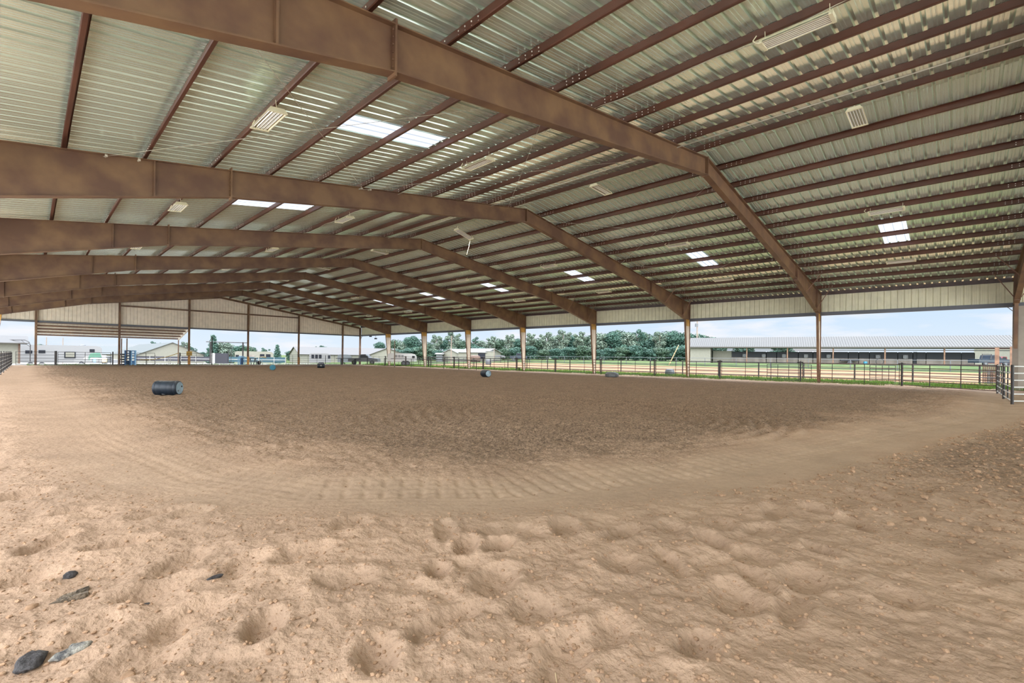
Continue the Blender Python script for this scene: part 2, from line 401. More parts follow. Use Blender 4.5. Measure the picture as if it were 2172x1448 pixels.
# ------------------------------------------------------------------ arena floor
xs = axis(-16.6, -22.9, 23.3, 0.018, 0.0075, 0.010)
ys = axis(-5.6, YN, 72.3, 0.018, 0.0075, 0.012)
def a_comp_lit(X, Y):      # 1 on the compacted dry track and on the light strip painted along the rail
    sd, sl = track_coords(X, Y)
    b = np.clip(1.35 - np.abs(sd + 0.05) / 1.0 + 0.7 * vnoise(X * 1.2, Y * 1.2, 30) + 0.4 * vnoise(X * 4, Y * 4, 31), 0, 1)
    rail = np.clip(1 - np.abs(X - 20.0) / 1.6, 0, 1) * np.clip((Y + 4) / 4, 0, 1)  # strip of light inside the right rail, put into the dirt colour
    return np.maximum(b * np.clip((sl - 63) / 12, 0.25, 1), rail)
def a_wet(X, Y):       # freshly worked darker soil in the middle
    sd, sl = track_coords(X, Y)
    b = np.clip((sd - 0.7) / 2.2 + 0.7 * vnoise(X * 0.5, Y * 0.5, 32) + 0.5 * vnoise(X * 2.2, Y * 2.2, 33), 0, 1)
    b2 = np.clip((-sd - 0.8) / 0.6, 0, 1) * np.clip((X + 12.5) / 3.0, 0, 1) * 0.8
    rail = np.clip((X - 18.2) / 1.2, 0, 1)  # darker soil fades out where the light strip is painted
    return np.clip(b * (1 - 0.8 * rail) + b2, 0, 1)
floor = grid_mesh('floor', xs, ys, dirt, {'compact_lit': a_comp_lit, 'worked': a_wet})
tag(floor, kind='structure')
def dirt_mat():
    m, t, b = new_mat('arena_dirt')
    def N(ty, **k):
        n = t.nodes.new(ty)
        for a, c in k.items(): setattr(n, a, c)
        return n
    L = t.links.new
    co = N('ShaderNodeTexCoord')
    base = N('ShaderNodeRGB'); base.outputs[0].default_value = (0.365, 0.250, 0.170, 1)
    n1 = N('ShaderNodeTexNoise'); n1.inputs['Scale'].default_value = 1.1; n1.inputs['Detail'].default_value = 7; n1.inputs['Roughness'].default_value = 0.6
    n2 = N('ShaderNodeTexNoise'); n2.inputs['Scale'].default_value = 13; n2.inputs['Detail'].default_value = 5
    n3 = N('ShaderNodeTexNoise'); n3.inputs['Scale'].default_value = 32; n3.inputs['Detail'].default_value = 4
    for n in (n1, n2, n3): L(co.outputs['Object'], n.inputs['Vector'])
    aw = N('ShaderNodeAttribute', attribute_name='worked'); ac = N('ShaderNodeAttribute', attribute_name='compact_lit')
    m1 = N('ShaderNodeMixRGB'); m1.inputs[2].default_value = (0.215, 0.148, 0.100, 1); L(base.outputs[0], m1.inputs[1]); L(aw.outputs['Fac'], m1.inputs[0])
    m2 = N('ShaderNodeMixRGB'); m2.inputs[2].default_value = (0.36, 0.262, 0.182, 1); L(m1.outputs[0], m2.inputs[1])
    mm = N('ShaderNodeMath', operation='MULTIPLY'); L(ac.outputs['Fac'], mm.inputs[0]); mm.inputs[1].default_value = 0.75; L(mm.outputs[0], m2.inputs[0])
    def mulby(prev, n, lo, hi, a, c):
        mr_ = N('ShaderNodeMapRange'); mr_.inputs[1].default_value = lo; mr_.inputs[2].default_value = hi; mr_.inputs[3].default_value = a; mr_.inputs[4].default_value = c
        L(n.outputs[0], mr_.inputs[0]); vm = N('ShaderNodeVectorMath', operation='SCALE'); L(prev, vm.inputs[0]); L(mr_.outputs[0], vm.inputs['Scale']); return vm.outputs[0]
    c = mulby(m2.outputs[0], n1, 0.3, 0.7, 0.86, 1.12); d0_ = mulby(c, n2, 0.3, 0.7, 0.93, 1.06); d1_ = mulby(c, n2, 0.34, 0.66, 0.70, 1.30)
    mv = N('ShaderNodeMixRGB'); L(aw.outputs['Fac'], mv.inputs[0]); L(d0_, mv.inputs[1]); L(d1_, mv.inputs[2]); c = mv.outputs[0]; c0_ = mulby(c, n3, 0.32, 0.68, 0.95, 1.05); c1_ = mulby(c, n3, 0.34, 0.66, 0.62, 1.42)
    mw = N('ShaderNodeMixRGB'); L(aw.outputs['Fac'], mw.inputs[0]); L(c0_, mw.inputs[1]); L(c1_, mw.inputs[2]); c = mw.outputs[0]
    L(c, b.inputs['Base Color']); b.inputs['Roughness'].default_value = 0.95; b.inputs['Specular IOR Level'].default_value = 0.12
    bp = N('ShaderNodeBump'); bs = N('ShaderNodeMapRange'); L(aw.outputs['Fac'], bs.inputs[0]); bs.inputs[3].default_value = 0.42; bs.inputs[4].default_value = 1.0; bq = N('ShaderNodeMath', operation='MULTIPLY_ADD'); L(ac.outputs['Fac'], bq.inputs[0]); bq.inputs[1].default_value = -0.38; L(bs.outputs[0], bq.inputs[2]); bq.use_clamp = True; L(bq.outputs[0], bp.inputs['Strength']); bp.inputs['Distance'].default_value = 0.02; L(n3.outputs[0], bp.inputs['Height'])
    bp2 = N('ShaderNodeBump'); bs2 = N('ShaderNodeMapRange'); L(aw.outputs['Fac'], bs2.inputs[0]); bs2.inputs[3].default_value = 0.7; bs2.inputs[4].default_value = 1.0; bq2 = N('ShaderNodeMath', operation='MULTIPLY_ADD'); L(ac.outputs['Fac'], bq2.inputs[0]); bq2.inputs[1].default_value = -0.5; L(bs2.outputs[0], bq2.inputs[2]); bq2.use_clamp = True; L(bq2.outputs[0], bp2.inputs['Strength']); bp2.inputs['Distance'].default_value = 0.05; L(n2.outputs[0], bp2.inputs['Height']); L(bp2.outputs[0], bp.inputs['Normal'])
    L(bp.outputs[0], b.inputs['Normal'])
    return m
floor.data.materials.append(dirt_mat())

# ------------------------------------------------------------------ ground outside
gxs = np.unique(np.concatenate([np.arange(-260, -30, 10), np.arange(-30, 30, 1.5), np.arange(30, 110, 2.5), np.arange(110, 460, 14)]))
gys = np.unique(np.concatenate([np.arange(-220, -30, 10), np.arange(-30, 120, 2.0), np.arange(120, 480, 14)]))
def gfun(X, Y):
    z = terrain(X, Y)
    inside = (np.abs(X) < 22.6) & (Y > YN) & (Y < 72)
    return np.where(inside, z - 0.35, z - 0.02)
def g_sand(X, Y):
    a = np.clip((X - 28.4) / 1.2, 0, 1) * np.clip((56 - X) / 2.0, 0, 1) * np.clip((Y + 22) / 2, 0, 1) * np.clip((66 - Y) / 2, 0, 1)
    return a
def g_gravel(X, Y):
    return np.clip((Y - 72) / 1.0, 0, 1) * np.clip((22 - X) / 5, 0, 1)
def g_bounce(X, Y):   # unseen ground left of and behind the arena, made near-white to throw light inside
    return np.maximum(np.clip((-22.6 - X) / 1.5, 0, 1) * np.clip((68 - Y) / 4, 0, 1), np.clip((-24 - Y) / 2, 0, 1) * np.clip((40 - X) / 4, 0, 1))
ground = grid_mesh('ground', gxs, gys, gfun, {'sand': g_sand, 'gravel': g_gravel, 'bounce': g_bounce})
tag(ground, kind='structure')
def ground_mat():
    m, t, b = new_mat('field'); L = t.links.new
    co = t.nodes.new('ShaderNodeTexCoord')
    n1 = t.nodes.new('ShaderNodeTexNoise'); n1.inputs['Scale'].default_value = 0.35; n1.inputs['Detail'].default_value = 8; L(co.outputs['Object'], n1.inputs['Vector'])
    r = t.nodes.new('ShaderNodeValToRGB')
    r.color_ramp.elements[0].position = 0.38; r.color_ramp.elements[0].color = (0.034, 0.062, 0.019, 1)
    r.color_ramp.elements[1].position = 0.66; r.color_ramp.elements[1].color = (0.092, 0.108, 0.044, 1)
    L(n1.outputs[0], r.inputs[0])
    a = t.nodes.new('ShaderNodeAttribute'); a.attribute_name = 'sand'; g = t.nodes.new('ShaderNodeAttribute'); g.attribute_name = 'gravel'
    m1 = t.nodes.new('ShaderNodeMixRGB'); m1.inputs[2].default_value = (0.21, 0.118, 0.066, 1); L(r.outputs[0], m1.inputs[1]); L(a.outputs['Fac'], m1.inputs[0])
    m2 = t.nodes.new('ShaderNodeMixRGB'); m2.inputs[2].default_value = (0.20, 0.19, 0.165, 1); L(m1.outputs[0], m2.inputs[1]); L(g.outputs['Fac'], m2.inputs[0])
    q = t.nodes.new('ShaderNodeAttribute'); q.attribute_name = 'bounce'; m3 = t.nodes.new('ShaderNodeMixRGB'); m3.inputs[2].default_value = (0.86, 0.83, 0.74, 1); L(m2.outputs[0], m3.inputs[1]); L(q.outputs['Fac'], m3.inputs[0])  # near-white tone added to reflect light up under the roof
    L(m3.outputs[0], b.inputs['Base Color']); b.inputs['Roughness'].default_value = 0.95; b.inputs['Specular IOR Level'].default_value = 0.1
    return m
ground.data.materials.append(ground_mat())

# ------------------------------------------------------------------ roof sheeting with ribs
RIB = BAY / 27.5
XPUR = [1.2 + 1.8 * k for k in range(12)]
SKX = (10.32, 13.8)
SKYS = [4.42 + BAY * k for k in range(-1, 7)]      # start of each skylight panel (3 ribs wide)
SKW = 3 * RIB
def rib_profile(y0, y1):
    out = []; k0 = math.floor((y0 - 4.42) / RIB) - 1; y = 4.42 + k0 * RIB
    while y < y1 + RIB:
        for dy, h in ((-0.050, 0), (-0.026, 0.060), (0.026, 0.060), (0.050, 0), (0.140, 0), (0.148, 0.006), (0.160, 0.006), (0.168, 0), (0.222, 0), (0.230, 0.006), (0.242, 0.006), (0.250, 0)):
            if y0 <= y + dy <= y1: out.append((y + dy, h))
        y += RIB
    return out
def sheet(mb, side, xa_, xb_, prof):
    zt = lambda x: rtop(x) + PD + 0.01
    vs = []
    for x in (xa_, xb_):
        for (y, h) in prof: vs.append((side * x, y, zt(x) + h))
    n = len(prof); mb.add(vs, [(i, i + 1, n + i + 1, n + i) for i in range(n - 1)])
roof = MB()
for side in (-1, 1):
    full = rib_profile(YN, LEND + 0.4)
    sheet(roof, side, 0.0, SKX[0], full); sheet(roof, side, SKX[1], HW + 0.35, full)
    edges = [YN] + [e_ for s0 in SKYS for e_ in (s0, s0 + SKW)] + [LEND + 0.4]
    for a_, b_ in zip(edges[0::2], edges[1::2]): sheet(roof, side, SKX[0], SKX[1], rib_profile(a_ + 1e-4, b_ + 0.06))
struct('ceiling', roof, 'galv')
for side, sn in ((-1, 'left'), (1, 'right')):
    for k, y0 in enumerate(SKYS):
        mb = MB(); sheet(mb, side, SKX[0] - 0.02, SKX[1] + 0.02, [(y, h) for y, h in rib_profile(y0 - 1e-4, y0 + SKW + 0.06)])
        o = mb.build('window_%d' % (k + 1 + (8 if side > 0 else 0)), 'skylight')
        tag(o, f'translucent white skylight in the {sn} roof slope, {ORD[k]} from the camera end', kind='structure')
# ridge cap
rc = MB()
for s_ in (-1, 1): rc.add([(0, YN, rtop(0) + PD + 0.075), (0, LEND + .4, rtop(0) + PD + 0.075), (s_ * 0.32, LEND + .4, rtop(.32) + PD + 0.065), (s_ * 0.32, YN, rtop(.32) + PD + 0.065)], [(0, 1, 2, 3)])
struct('trim_1', rc, 'galv')

# ------------------------------------------------------------------ side and end sheeting
def wall_profile(a, b):
    out = []; y = a
    while y < b:
        for dy, h in ((0, 0), (0.012, 0.06), (0.045, 0.06), (0.057, 0), (0.17, 0), (0.178, 0.006), (0.19, 0.006), (0.198, 0), (0.26, 0), (0.268, 0.006), (0.28, 0.006), (0.288, 0)):
            if y + dy < b: out.append((y + dy, h))
        y += RIB
    return out
for side, sn in ((1, 'right'), (-1, 'left')):
    mb = MB(); pr_ = wall_profile(YN, LEND); n = len(pr_)
    mb.add([(side * (HW + 0.06 + h), y, EAVE) for y, h in pr_] + [(side * (HW + 0.06 + h), y, rtop(HW) + PD + 0.0) for y, h in pr_], [(i, i + 1, n + i + 1, n + i) for i in range(n - 1)])
    struct('wall_' + sn, mb, 'skirt')
    mb = MB(); mb.box(side * (HW - 0.08), side * (HW + 0.14), YN, LEND, EAVE - 0.10, EAVE + 0.06); mb.box(side * (HW - 0.09), side * (HW - 0.05), YN, LEND, EAVE + 0.02, EAVE + 0.16)
    struct('trim_' + ('2' if side > 0 else '3'), mb, 'trim')
mb = MB(); pr_ = wall_profile(-HW - 0.05, HW + 0.05); n = len(pr_)
mb.add([(x, LEND + 0.28 + h, EAVE) for x, h in pr_] + [(x, LEND + 0.28 + h, rtop(x) + PD) for x, h in pr_], [(i, i + 1, n + i + 1, n + i) for i in range(n - 1)])
struct('wall_back', mb, 'panel')
mb = MB(); mb.box(-HW, HW, LEND + 0.05, LEND + 0.40, EAVE - 0.12, EAVE + 0.08); struct('trim_4', mb, 'trim')

# ------------------------------------------------------------------ portal frames
def frame_parts(root, y, braces=True):
    W2 = 0.13; T = 0.018
    for s_, sn in ((-1, 'left'), (1, 'right')):
        # rafter: web plate, flanges
        mb = MB()
        xsq = [0.0, 15.08, 21.14]
        top = [(s_ * x, y - T / 2, rtop(x)) for x in xsq]; bot = [(s_ * x, y - T / 2, rbot(x)) for x in xsq]
        mb.prism(top + bot[::-1], (0, T, 0))
        mb.bar((0, y, rtop(0) - .01), (s_ * 21.14, y, rtop(21.14) - .01), 2 * W2, 0.022, up=(0, 0, 1))
        for a_, b_ in ((0.0, 15.08), (15.08, 21.14)): mb.bar((s_ * a_, y, rbot(a_)), (s_ * b_, y, rbot(b_)), 2 * W2, 0.026, up=(0, 0, 1))
        mb.build('rafter', 'frame', root)
        # column: outer flange vertical, inner flange tapering, joint plate above
        CB = 0.42
        mb = MB()
        poly = [(s_ * (HW - 0.06), 0), (s_ * (HW - 0.06), rtop(HW)), (s_ * 21.14, rtop(21.14)), (s_ * 21.14, rbot(21.14)), (s_ * 21.75, 5.35), (s_ * (HW - CB), 0)]
        mb.prism([(px, y - T / 2, pz) for px, pz in poly], (0, T, 0))
        for nm_, mt_, z0_, z1_ in (('column_web', 'dusty_lit', 0.02, 4.75), ('column_sunlit_band', 'ochre', 4.75, 5.34)):  # pale web and ochre band carry sunlight in their colour
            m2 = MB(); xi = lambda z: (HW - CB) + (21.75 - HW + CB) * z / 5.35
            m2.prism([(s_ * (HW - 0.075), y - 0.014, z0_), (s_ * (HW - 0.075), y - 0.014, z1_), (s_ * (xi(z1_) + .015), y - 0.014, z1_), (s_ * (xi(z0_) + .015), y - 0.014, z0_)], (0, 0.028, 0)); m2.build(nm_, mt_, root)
        mb.bar((s_ * (HW - 0.06), y, 0), (s_ * (HW - 0.06), y, rtop(HW)), 1.3 * W2, 0.022, up=(1, 0, 0))
        mb.bar((s_ * (HW - CB), y, 0), (s_ * 21.75, y, 5.35), 1.3 * W2, 0.022, up=(1, 0, 0))
        mb.bar((s_ * 21.75, y, 5.35), (s_ * 21.14, y, rbot(21.14)), 2 * W2, 0.022, up=(1, 0, 0))
        mb.box(*sorted((s_ * 21.80, s_ * (HW - 0.07))), y - W2 + .01, y + W2 - .01, 5.34, 5.36)
        mb.bar((s_ * 21.14, y, rtop(21.14)), (s_ * HW, y, rtop(HW)), 2 * W2, 0.022)
        mb.box(*sorted((s_ * (HW - CB - 0.08), s_ * (HW + 0.02))), y - 0.15, y + 0.15, 0.0, 0.03)
        mb.build('column', 'frame', root)
        # bolted splice plates and stiffeners
        mb = MB()
        def plate(x, t, ext=0.06):
            mb.hexa([(s_ * x - t, y - W2 - .005, rbot(x) - ext), (s_ * x + t, y - W2 - .005, rbot(x) - ext), (s_ * x + t, y + W2 + .005, rbot(x) - ext), (s_ * x - t, y + W2 + .005, rbot(x) - ext),
                     (s_ * x - t, y - W2 - .005, rtop(x) + ext), (s_ * x + t, y - W2 - .005, rtop(x) + ext), (s_ * x + t, y + W2 + .005, rtop(x) + ext), (s_ * x - t, y + W2 + .005, rtop(x) + ext)])
        plate(15.08, 0.022, 0.09); sp_ = mb.build('splice_plate', 'frame', root)
        for j in range(6):
            mb = MB()
            zz = rbot(15.08) + 0.1 + (rtop(15.08) - rbot(15.08) - 0.2) * j / 5
            mb.tube((s_ * 15.08 - 0.05, y - 0.07, zz), (s_ * 15.08 + 0.05, y - 0.07, zz), 0.018, 6)
            mb.build('bolt', 'frame', sp_)
        mb = MB(); mb.hexa([(s_ * 17.19 - .02, y - 0.10, rbot(17.19)), (s_ * 17.19 + .02, y - 0.10, rbot(17.19)), (s_ * 17.19 + .02, y + 0.10, rbot(17.19)), (s_ * 17.19 - .02, y + 0.10, rbot(17.19)),
                            (s_ * 17.19 - .02, y - 0.10, rtop(17.19)), (s_ * 17.19 + .02, y - 0.10, rtop(17.19)), (s_ * 17.19 + .02, y + 0.10, rtop(17.19)), (s_ * 17.19 - .02, y + 0.10, rtop(17.19))]) if s_ < 0 else None
        if s_ < 0: mb.build('stiffener', 'frame', root)
        mb = MB(); mb.box(*sorted((s_ * 21.11, s_ * 21.17)), y - 0.14, y + 0.14, rbot(21.14) - 0.05, rtop(21.14) + 0.02); mb.build('knee_plate', 'frame', root)
        if braces and s_ > 0:
            for xq, xp in ((17.5, 18.2), (20.9, 21.7)):
                for dy in (-1, 1):
                    mb = MB(); mb.bar((s_ * xq, y + dy * 0.13, rbot(xq) + 0.02), (s_ * xq + s_ * 0.05, y + dy * 1.0, rtop(xq) + 0.02), 0.045, 0.045)
                    mb.build('flange_brace', 'brace', root)
            mb = MB(); mb.path([(s_ * (HW - 0.06), y + 0.1, EAVE - 0.35), (s_ * (HW - 0.04), y + 0.28, EAVE - 0.14), (s_ * (HW - 0.02), y + 0.36, EAVE - 0.08)], 0.02, 6); mb.build('corner_gusset', 'brace', root)
    # ridge end plates
    mb = MB(); mb.box(-0.03, 0.03, y - W2 - .01, y + W2 + .01, rbot(0) - 0.06, rtop(0) + 0.03); mb.build('ridge_plate', 'frame', root)
fr_lab = {-2: 'brown steel portal frame behind the camera at the open near end', -1: 'brown steel portal frame whose right column stands at the right edge of the photo',
          0: 'brown steel portal frame with the largest rafter, starting at the top left edge', 1: 'brown steel portal frame, second largest, its rafter reaching the left edge of the photo',
          2: 'brown steel portal frame, third along the arena from the camera end', 3: 'brown steel portal frame, fourth along the arena from the camera end',
          4: 'brown steel portal frame, fifth along the arena from the camera end', 5: 'brown steel portal frame, sixth along the arena from the camera end',
          6: 'brown steel portal frame, last one before the sheeted far end wall'}
for n_ in range(-2, 7):
    r0 = thing('portal_frame', (0, n_ * BAY, 0), fr_lab[n_], 'steel frame', 'portal frames')
    frame_parts(r0, n_ * BAY)
# end wall frame: light rafter beams and posts
r0 = thing('end_rafter', (0, LEND, 0), 'light brown steel end rafter and girts against the cream sheeting of the far wall', 'steel frame')
mb = MB()
for s_ in (-1, 1):
    mb.bar((0, LEND, rtop(0) - 0.14), (s_ * HW, LEND, rtop(HW) - 0.14), 0.12, 0.26)
mb.build('rafter', 'frame', r0)
for xa_, xb_ in ((-11.56, -3.85), (-3.85, 3.85), (3.85, 11.56)):
    mb = MB(); mb.box(xa_ + 0.1, xb_ - 0.1, LEND + 0.0, LEND + 0.2, 7.75, 7.93); mb.build('girt', 'frame', r0)
POSTS = []
for k in range(6):
    x = -19.27 + 7.708 * k
    r1 = thing('steel_post', (x, LEND, 0), f'brown steel post of the far end wall, {ORD[k]} from the left', 'post', 'end wall posts'); POSTS.append(r1)
    mb = MB(); zt = rtop(x) - 0.28
    mb.box(x - 0.10, x + 0.10, LEND - 0.005, LEND + 0.005, 0, zt); mb.box(x - 0.11, x + 0.11, LEND - 0.13, LEND - 0.115, 0, zt); mb.box(x - 0.11, x + 0.11, LEND + 0.115, LEND + 0.13, 0, zt)
    mb.build('shaft', 'frame', r1)
    if k in (2, 3, 4):
        mb = MB(); mb.box(x - 0.16, x + 0.16, LEND - 0.17, LEND - 0.13, 0.05, 1.25); tag(mb.build('protective_sleeve', 'orange', r1), 'orange lower sleeve')
for s_ in (-1, 1):
    r1 = thing('corner_post', (s_ * (HW - .15), LEND, 0), 'brown steel corner post at the far %s corner of the arena' % ('left' if s_ < 0 else 'right'), 'post')
    mb = MB(); x = s_ * (HW - .15); mb.box(x - 0.13, x + 0.13, LEND - 0.13, LEND + 0.13, 0, rtop(HW) - .1); mb.build('shaft', 'frame', r1)
    mb = MB(); mb.bar((x, LEND - .1, EAVE - 0.75), (x - s_ * 0.0, LEND - 0.75, EAVE - 0.08), 0.06, 0.06); mb.build('knee_brace', 'frame', r1)

r1 = thing('corner_post', (22.2, -10.6, 0), 'broad taupe grey sheeted post filling the right edge of the photo', 'post')
mb = MB(); mb.box(22.10, 22.28, -11.6, -10.42, 0, EAVE - 0.1); mb.build('shaft', 'taupe', r1)
mb = MB(); mb.box(22.06, 22.28, -10.42, -10.17, 0, EAVE - 0.1); mb.build('corner_trim', 'taupe_dark', r1)

# ------------------------------------------------------------------ purlins (Z sections, lapped and bolted over every frame)
def purlin(x, side, label):
    root = thing('roof_purlin', (side * x, 0, rtop(x)), label, 'purlin', 'roof purlins')
    ca = 1 / math.sqrt(1 + SLOPE ** 2); sa = SLOPE * ca
    dn = Vector((side * ca, 0, -sa)); up = Vector((side * sa, 0, ca))     # down the slope, away from the sheet
    o = Vector((side * x, 0, rtop(x)))
    F = 0.075; t = 0.006
    def seg(mb, y0, y1, off, t):
        a = o + dn * off
        P = lambda d_, u_, y: a + dn * d_ + up * u_ + Vector((0, y, 0))
        # Z: bottom flange down-slope, top flange up-slope
        prof = [(0, 0.0), (F, 0.0), (F + 0.015, 0.018), (F + 0.015 - t, 0.02), (F - t, t), (t, t), (t, PD), (-F, PD), (-F - .015, PD - .018), (-F, PD - t), (0, PD - t)]
        mb.prism([P(d_, u_, y0) for d_, u_ in prof], (0, y1 - y0, 0))
    mb = MB(); seg(mb, YN, LEND + 0.1, 0.0, 0.006); mb.build('section', 'purlin', root)
    for n_ in range(-2, 7):
        mb = MB(); seg(mb, n_ * BAY - 1.15, n_ * BAY + 1.15, -0.007, 0.006); mb.build('lap_splice', 'purlin', root)
    mb = MB()
    for n_ in range(-1, 4):
        for dy in (-1.05, -0.85, -0.65, -0.45, 0.0, 0.45, 0.65, 0.85, 1.05):
            for u_ in (0.065, 0.15):
                for q in (-0.016, 0.014):
                    c = o + dn * q + up * u_ + Vector((0, n_ * BAY + dy, 0)); mb.tube(c, c + dn * 0.012, 0.017, 5)
    tag(mb.build('bolts', 'bolt', root), 'small pale bolt heads over the frames', kind='stuff')
for side, sn in ((-1, 'left'), (1, 'right')):
    for k, x in enumerate(XPUR): purlin(x, side, f'dark red steel roof purlin on the {sn} slope, {ORD[k]} down from the ridge')
    root = thing('eave_strut', (side * HW, 0, rtop(HW)), f'dark steel eave strut along the top of the {sn} side sheeting', 'eave strut')
    mb = MB(); mb.box(*sorted((side * (HW - 0.10), side * (HW - 0.02))), YN, LEND, rtop(HW) - 0.02, rtop(HW) + 0.235); mb.build('channel', 'strut', root)
    mb = MB(); mb.box(*sorted((side * (HW - 0.14), side * (HW - 0.02))), YN, LEND, rtop(HW) - 0.03, rtop(HW) - 0.012); mb.build('lower_lip', 'strut', root)

# ------------------------------------------------------------------ brace cables
def cable(name, p, q, label, r=0.007):
    mb = MB(); mb.tube(p, q, r, 5); o = mb.build(name, 'cable'); tag(o, label, 'cable', 'roof brace cables')
def zc(x): return rtop(x) - 0.10
for side, sn in ((-1, 'left'), (1, 'right')):
    for (xa_, xb_, w_) in ((18.4, 10.2, 'lower'), (10.2, 1.6, 'upper')):
        for fl in (0, 1):
            x0_, x1_ = (xa_, xb_) if fl == 0 else (xb_, xa_)
            cable('brace_cable', (side * x0_, 0.14, zc(x0_)), (side * x1_, BAY - 0.14, zc(x1_)), f'thin {"rising" if fl == 0 else "falling"} brace cable, {w_} half of the {sn} slope beyond the largest rafter')
for i, (x, dy) in enumerate(((-18.35, -0.14), (-17.6, -0.14), (-10.4, -0.14), (-10.0, -0.14))):
    mb = MB(); mb.tube((x, BAY + dy, zc(x)), (x, BAY + dy - 0.16, zc(x) - 0.02), 0.028, 8); mb.tube((x - .03, BAY + dy - .2, zc(x) - .02), (x + .03, BAY + dy - .2, zc(x) - .02), 0.04, 10)
    tag(mb.build('eye_bolt', 'cable'), f'small pale eye bolt on the second rafter, {ORD[i]} from the left', 'eye bolt', 'eye bolts')

# ------------------------------------------------------------------ light fixtures
def make_fixture(loc, along, label, tilt=0.0, roll=0.0):
    root = thing('light_fixture', loc, label, 'light fixture', 'tube light fixtures')
    L, Wd, H = 1.32, 0.46, 0.09
    def part(mb, nm, mt): 
        o = mb.build(nm, mt, root, loc=(0, 0, 0)); return o
    mb = MB()      # housing: shallow tray with sloped sides, open below (local x = length)
    mb.prism([(-L / 2, -Wd / 2, 0), (-L / 2, -Wd / 2 + 0.07, H), (-L / 2, Wd / 2 - 0.07, H), (-L / 2, Wd / 2, 0), (-L / 2, Wd / 2 - 0.015, 0), (-L / 2, Wd / 2 - 0.08, H - 0.012), (-L / 2, -Wd / 2 + 0.08, H - 0.012), (-L / 2, -Wd / 2 + 0.015, 0)], (L, 0, 0))
    part(mb, 'housing', 'fixture')
    for s_ in (-1, 1):
        mb = MB(); mb.prism([(s_ * L / 2, -Wd / 2, -0.012), (s_ * L / 2, -Wd / 2 + 0.07, H), (s_ * L / 2, Wd / 2 - 0.07, H), (s_ * L / 2, Wd / 2, -0.012)], (s_ * 0.02, 0, 0))
        mb.box(*sorted((s_ * L / 2, s_ * (L / 2 - 0.05))), -Wd / 2, Wd / 2, -0.012, 0.01); part(mb, 'end_plate', 'fixture')
    mb = MB()
    for k in range(6):
        y = -Wd / 2 + Wd * (k + 0.5) / 6
        mb.prism([(-L / 2 + .05, y - 0.036, 0.004), (-L / 2 + .05, y, 0.05), (-L / 2 + .05, y + 0.036, 0.004), (-L / 2 + .05, y + 0.030, 0.004), (-L / 2 + .05, y, 0.044), (-L / 2 + .05, y - 0.030, 0.004)], (L - 0.1, 0, 0))
    part(mb, 'reflector', 'reflector')
    for k in range(6):
        y = -Wd / 2 + Wd * (k + 0.5) / 6
        if k in (0, 4) and 'second' in label: continue
        mb = MB(); mb.tube((-L / 2 + .05, y, 0.016), (L / 2 - .05, y, 0.016), 0.013, 8); part(mb, 'tube', 'tube')
    mb = MB()
    for s_ in (-1, 1): mb.path([(s_ * 0.6, 0, H), (s_ * 0.6, 0, 0.30)], 0.006, 5)
    mb.path([(L / 2, 0.1, 0.05), (L / 2 + 0.10, 0.12, 0.08), (L / 2 + 0.16, 0.10, 0.16), (L / 2 + 0.10, 0.05, 0.26)], 0.012, 6)
    part(mb, 'hanger_cord', 'fixture')
    root.rotation_euler = (roll, tilt, along)
    ld = bpy.data.lights.new('fixture_fill', 'SPOT'); ld.energy = FILL; ld.spot_size = math.radians(168); ld.spot_blend = 0.5; ld.shadow_soft_size = 0.0; ld.color = (1.0, 0.93, 0.82)  # the tubes are off; this downward spot is added to brighten the floor
    lo = bpy.data.objects.new('fixture_fill', ld); COL.objects.link(lo); lo.parent = root; lo.location = (0, 0, -0.03)
    return root
LX = {-15.7: ('outer line of the left slope', 'y'), -8.6: ('inner line of the left slope', 'y'), -0.6: ('ridge line', 'x'), 8.0: ('inner line of the right slope', 'y'), 15.7: ('outer line of the right slope', 'y')}
for x, (nm, ax) in LX.items():
    for k in range(-1, 6):
        y = 4.8 + BAY * k if k >= 0 else -5.3
        if x == -15.7 and k == -1: continue
        tl = 0.0
        zf = rtop(x) - 0.30
        lab = f'white six-tube light fixture, {nm}, {ORD[k + 1]} from the camera end'
        if ax == 'y':
            make_fixture((x, y, zf), PI / 2, lab, 0.0, (1 if x < 0 else -1) * -0.12)
        else:
            crooked = (k == 1)
            if crooked: lab = 'white light fixture under the ridge hanging crooked from one end with a dangling cord'
            rr = make_fixture((x, y, zf + (0.02 if not crooked else -0.35)), 0.0, lab, 0.28 if crooked else 0.05)
            if crooked:
                mb = MB(); mb.path([(0.62, 0.05, 0), (0.66, 0.05, -0.5), (0.64, 0.05, -1.1)], 0.012, 5); mb.build('dangling_cord', 'fixture', rr, loc=(0, 0, 0))
# ------------------------------------------------------------------ supply cord looped along a purlin
mb = MB(); pts = []
for i in range(60):
    y = -24 + i * 0.85; pts.append((-8.5 + 0.03, y, rtop(8.5) + 0.02 - 0.10 * abs(math.sin(i * 0.9))))
mb.path(pts, 0.012, 5); tag(mb.build('power_cord', 'cable'), 'thin pale supply cord sagging along a left slope purlin between light fixtures', 'cord')
mb = MB(); mb.tube((-3.0 + .25, YN + 4, rtop(3) - 0.02), (-3.0 + .25, LEND - 1, rtop(3) - 0.02), 0.02, 6)
tag(mb.build('conduit', 'cable'), 'thin grey conduit running along the purlin next to the ridge on the left slope', 'conduit')

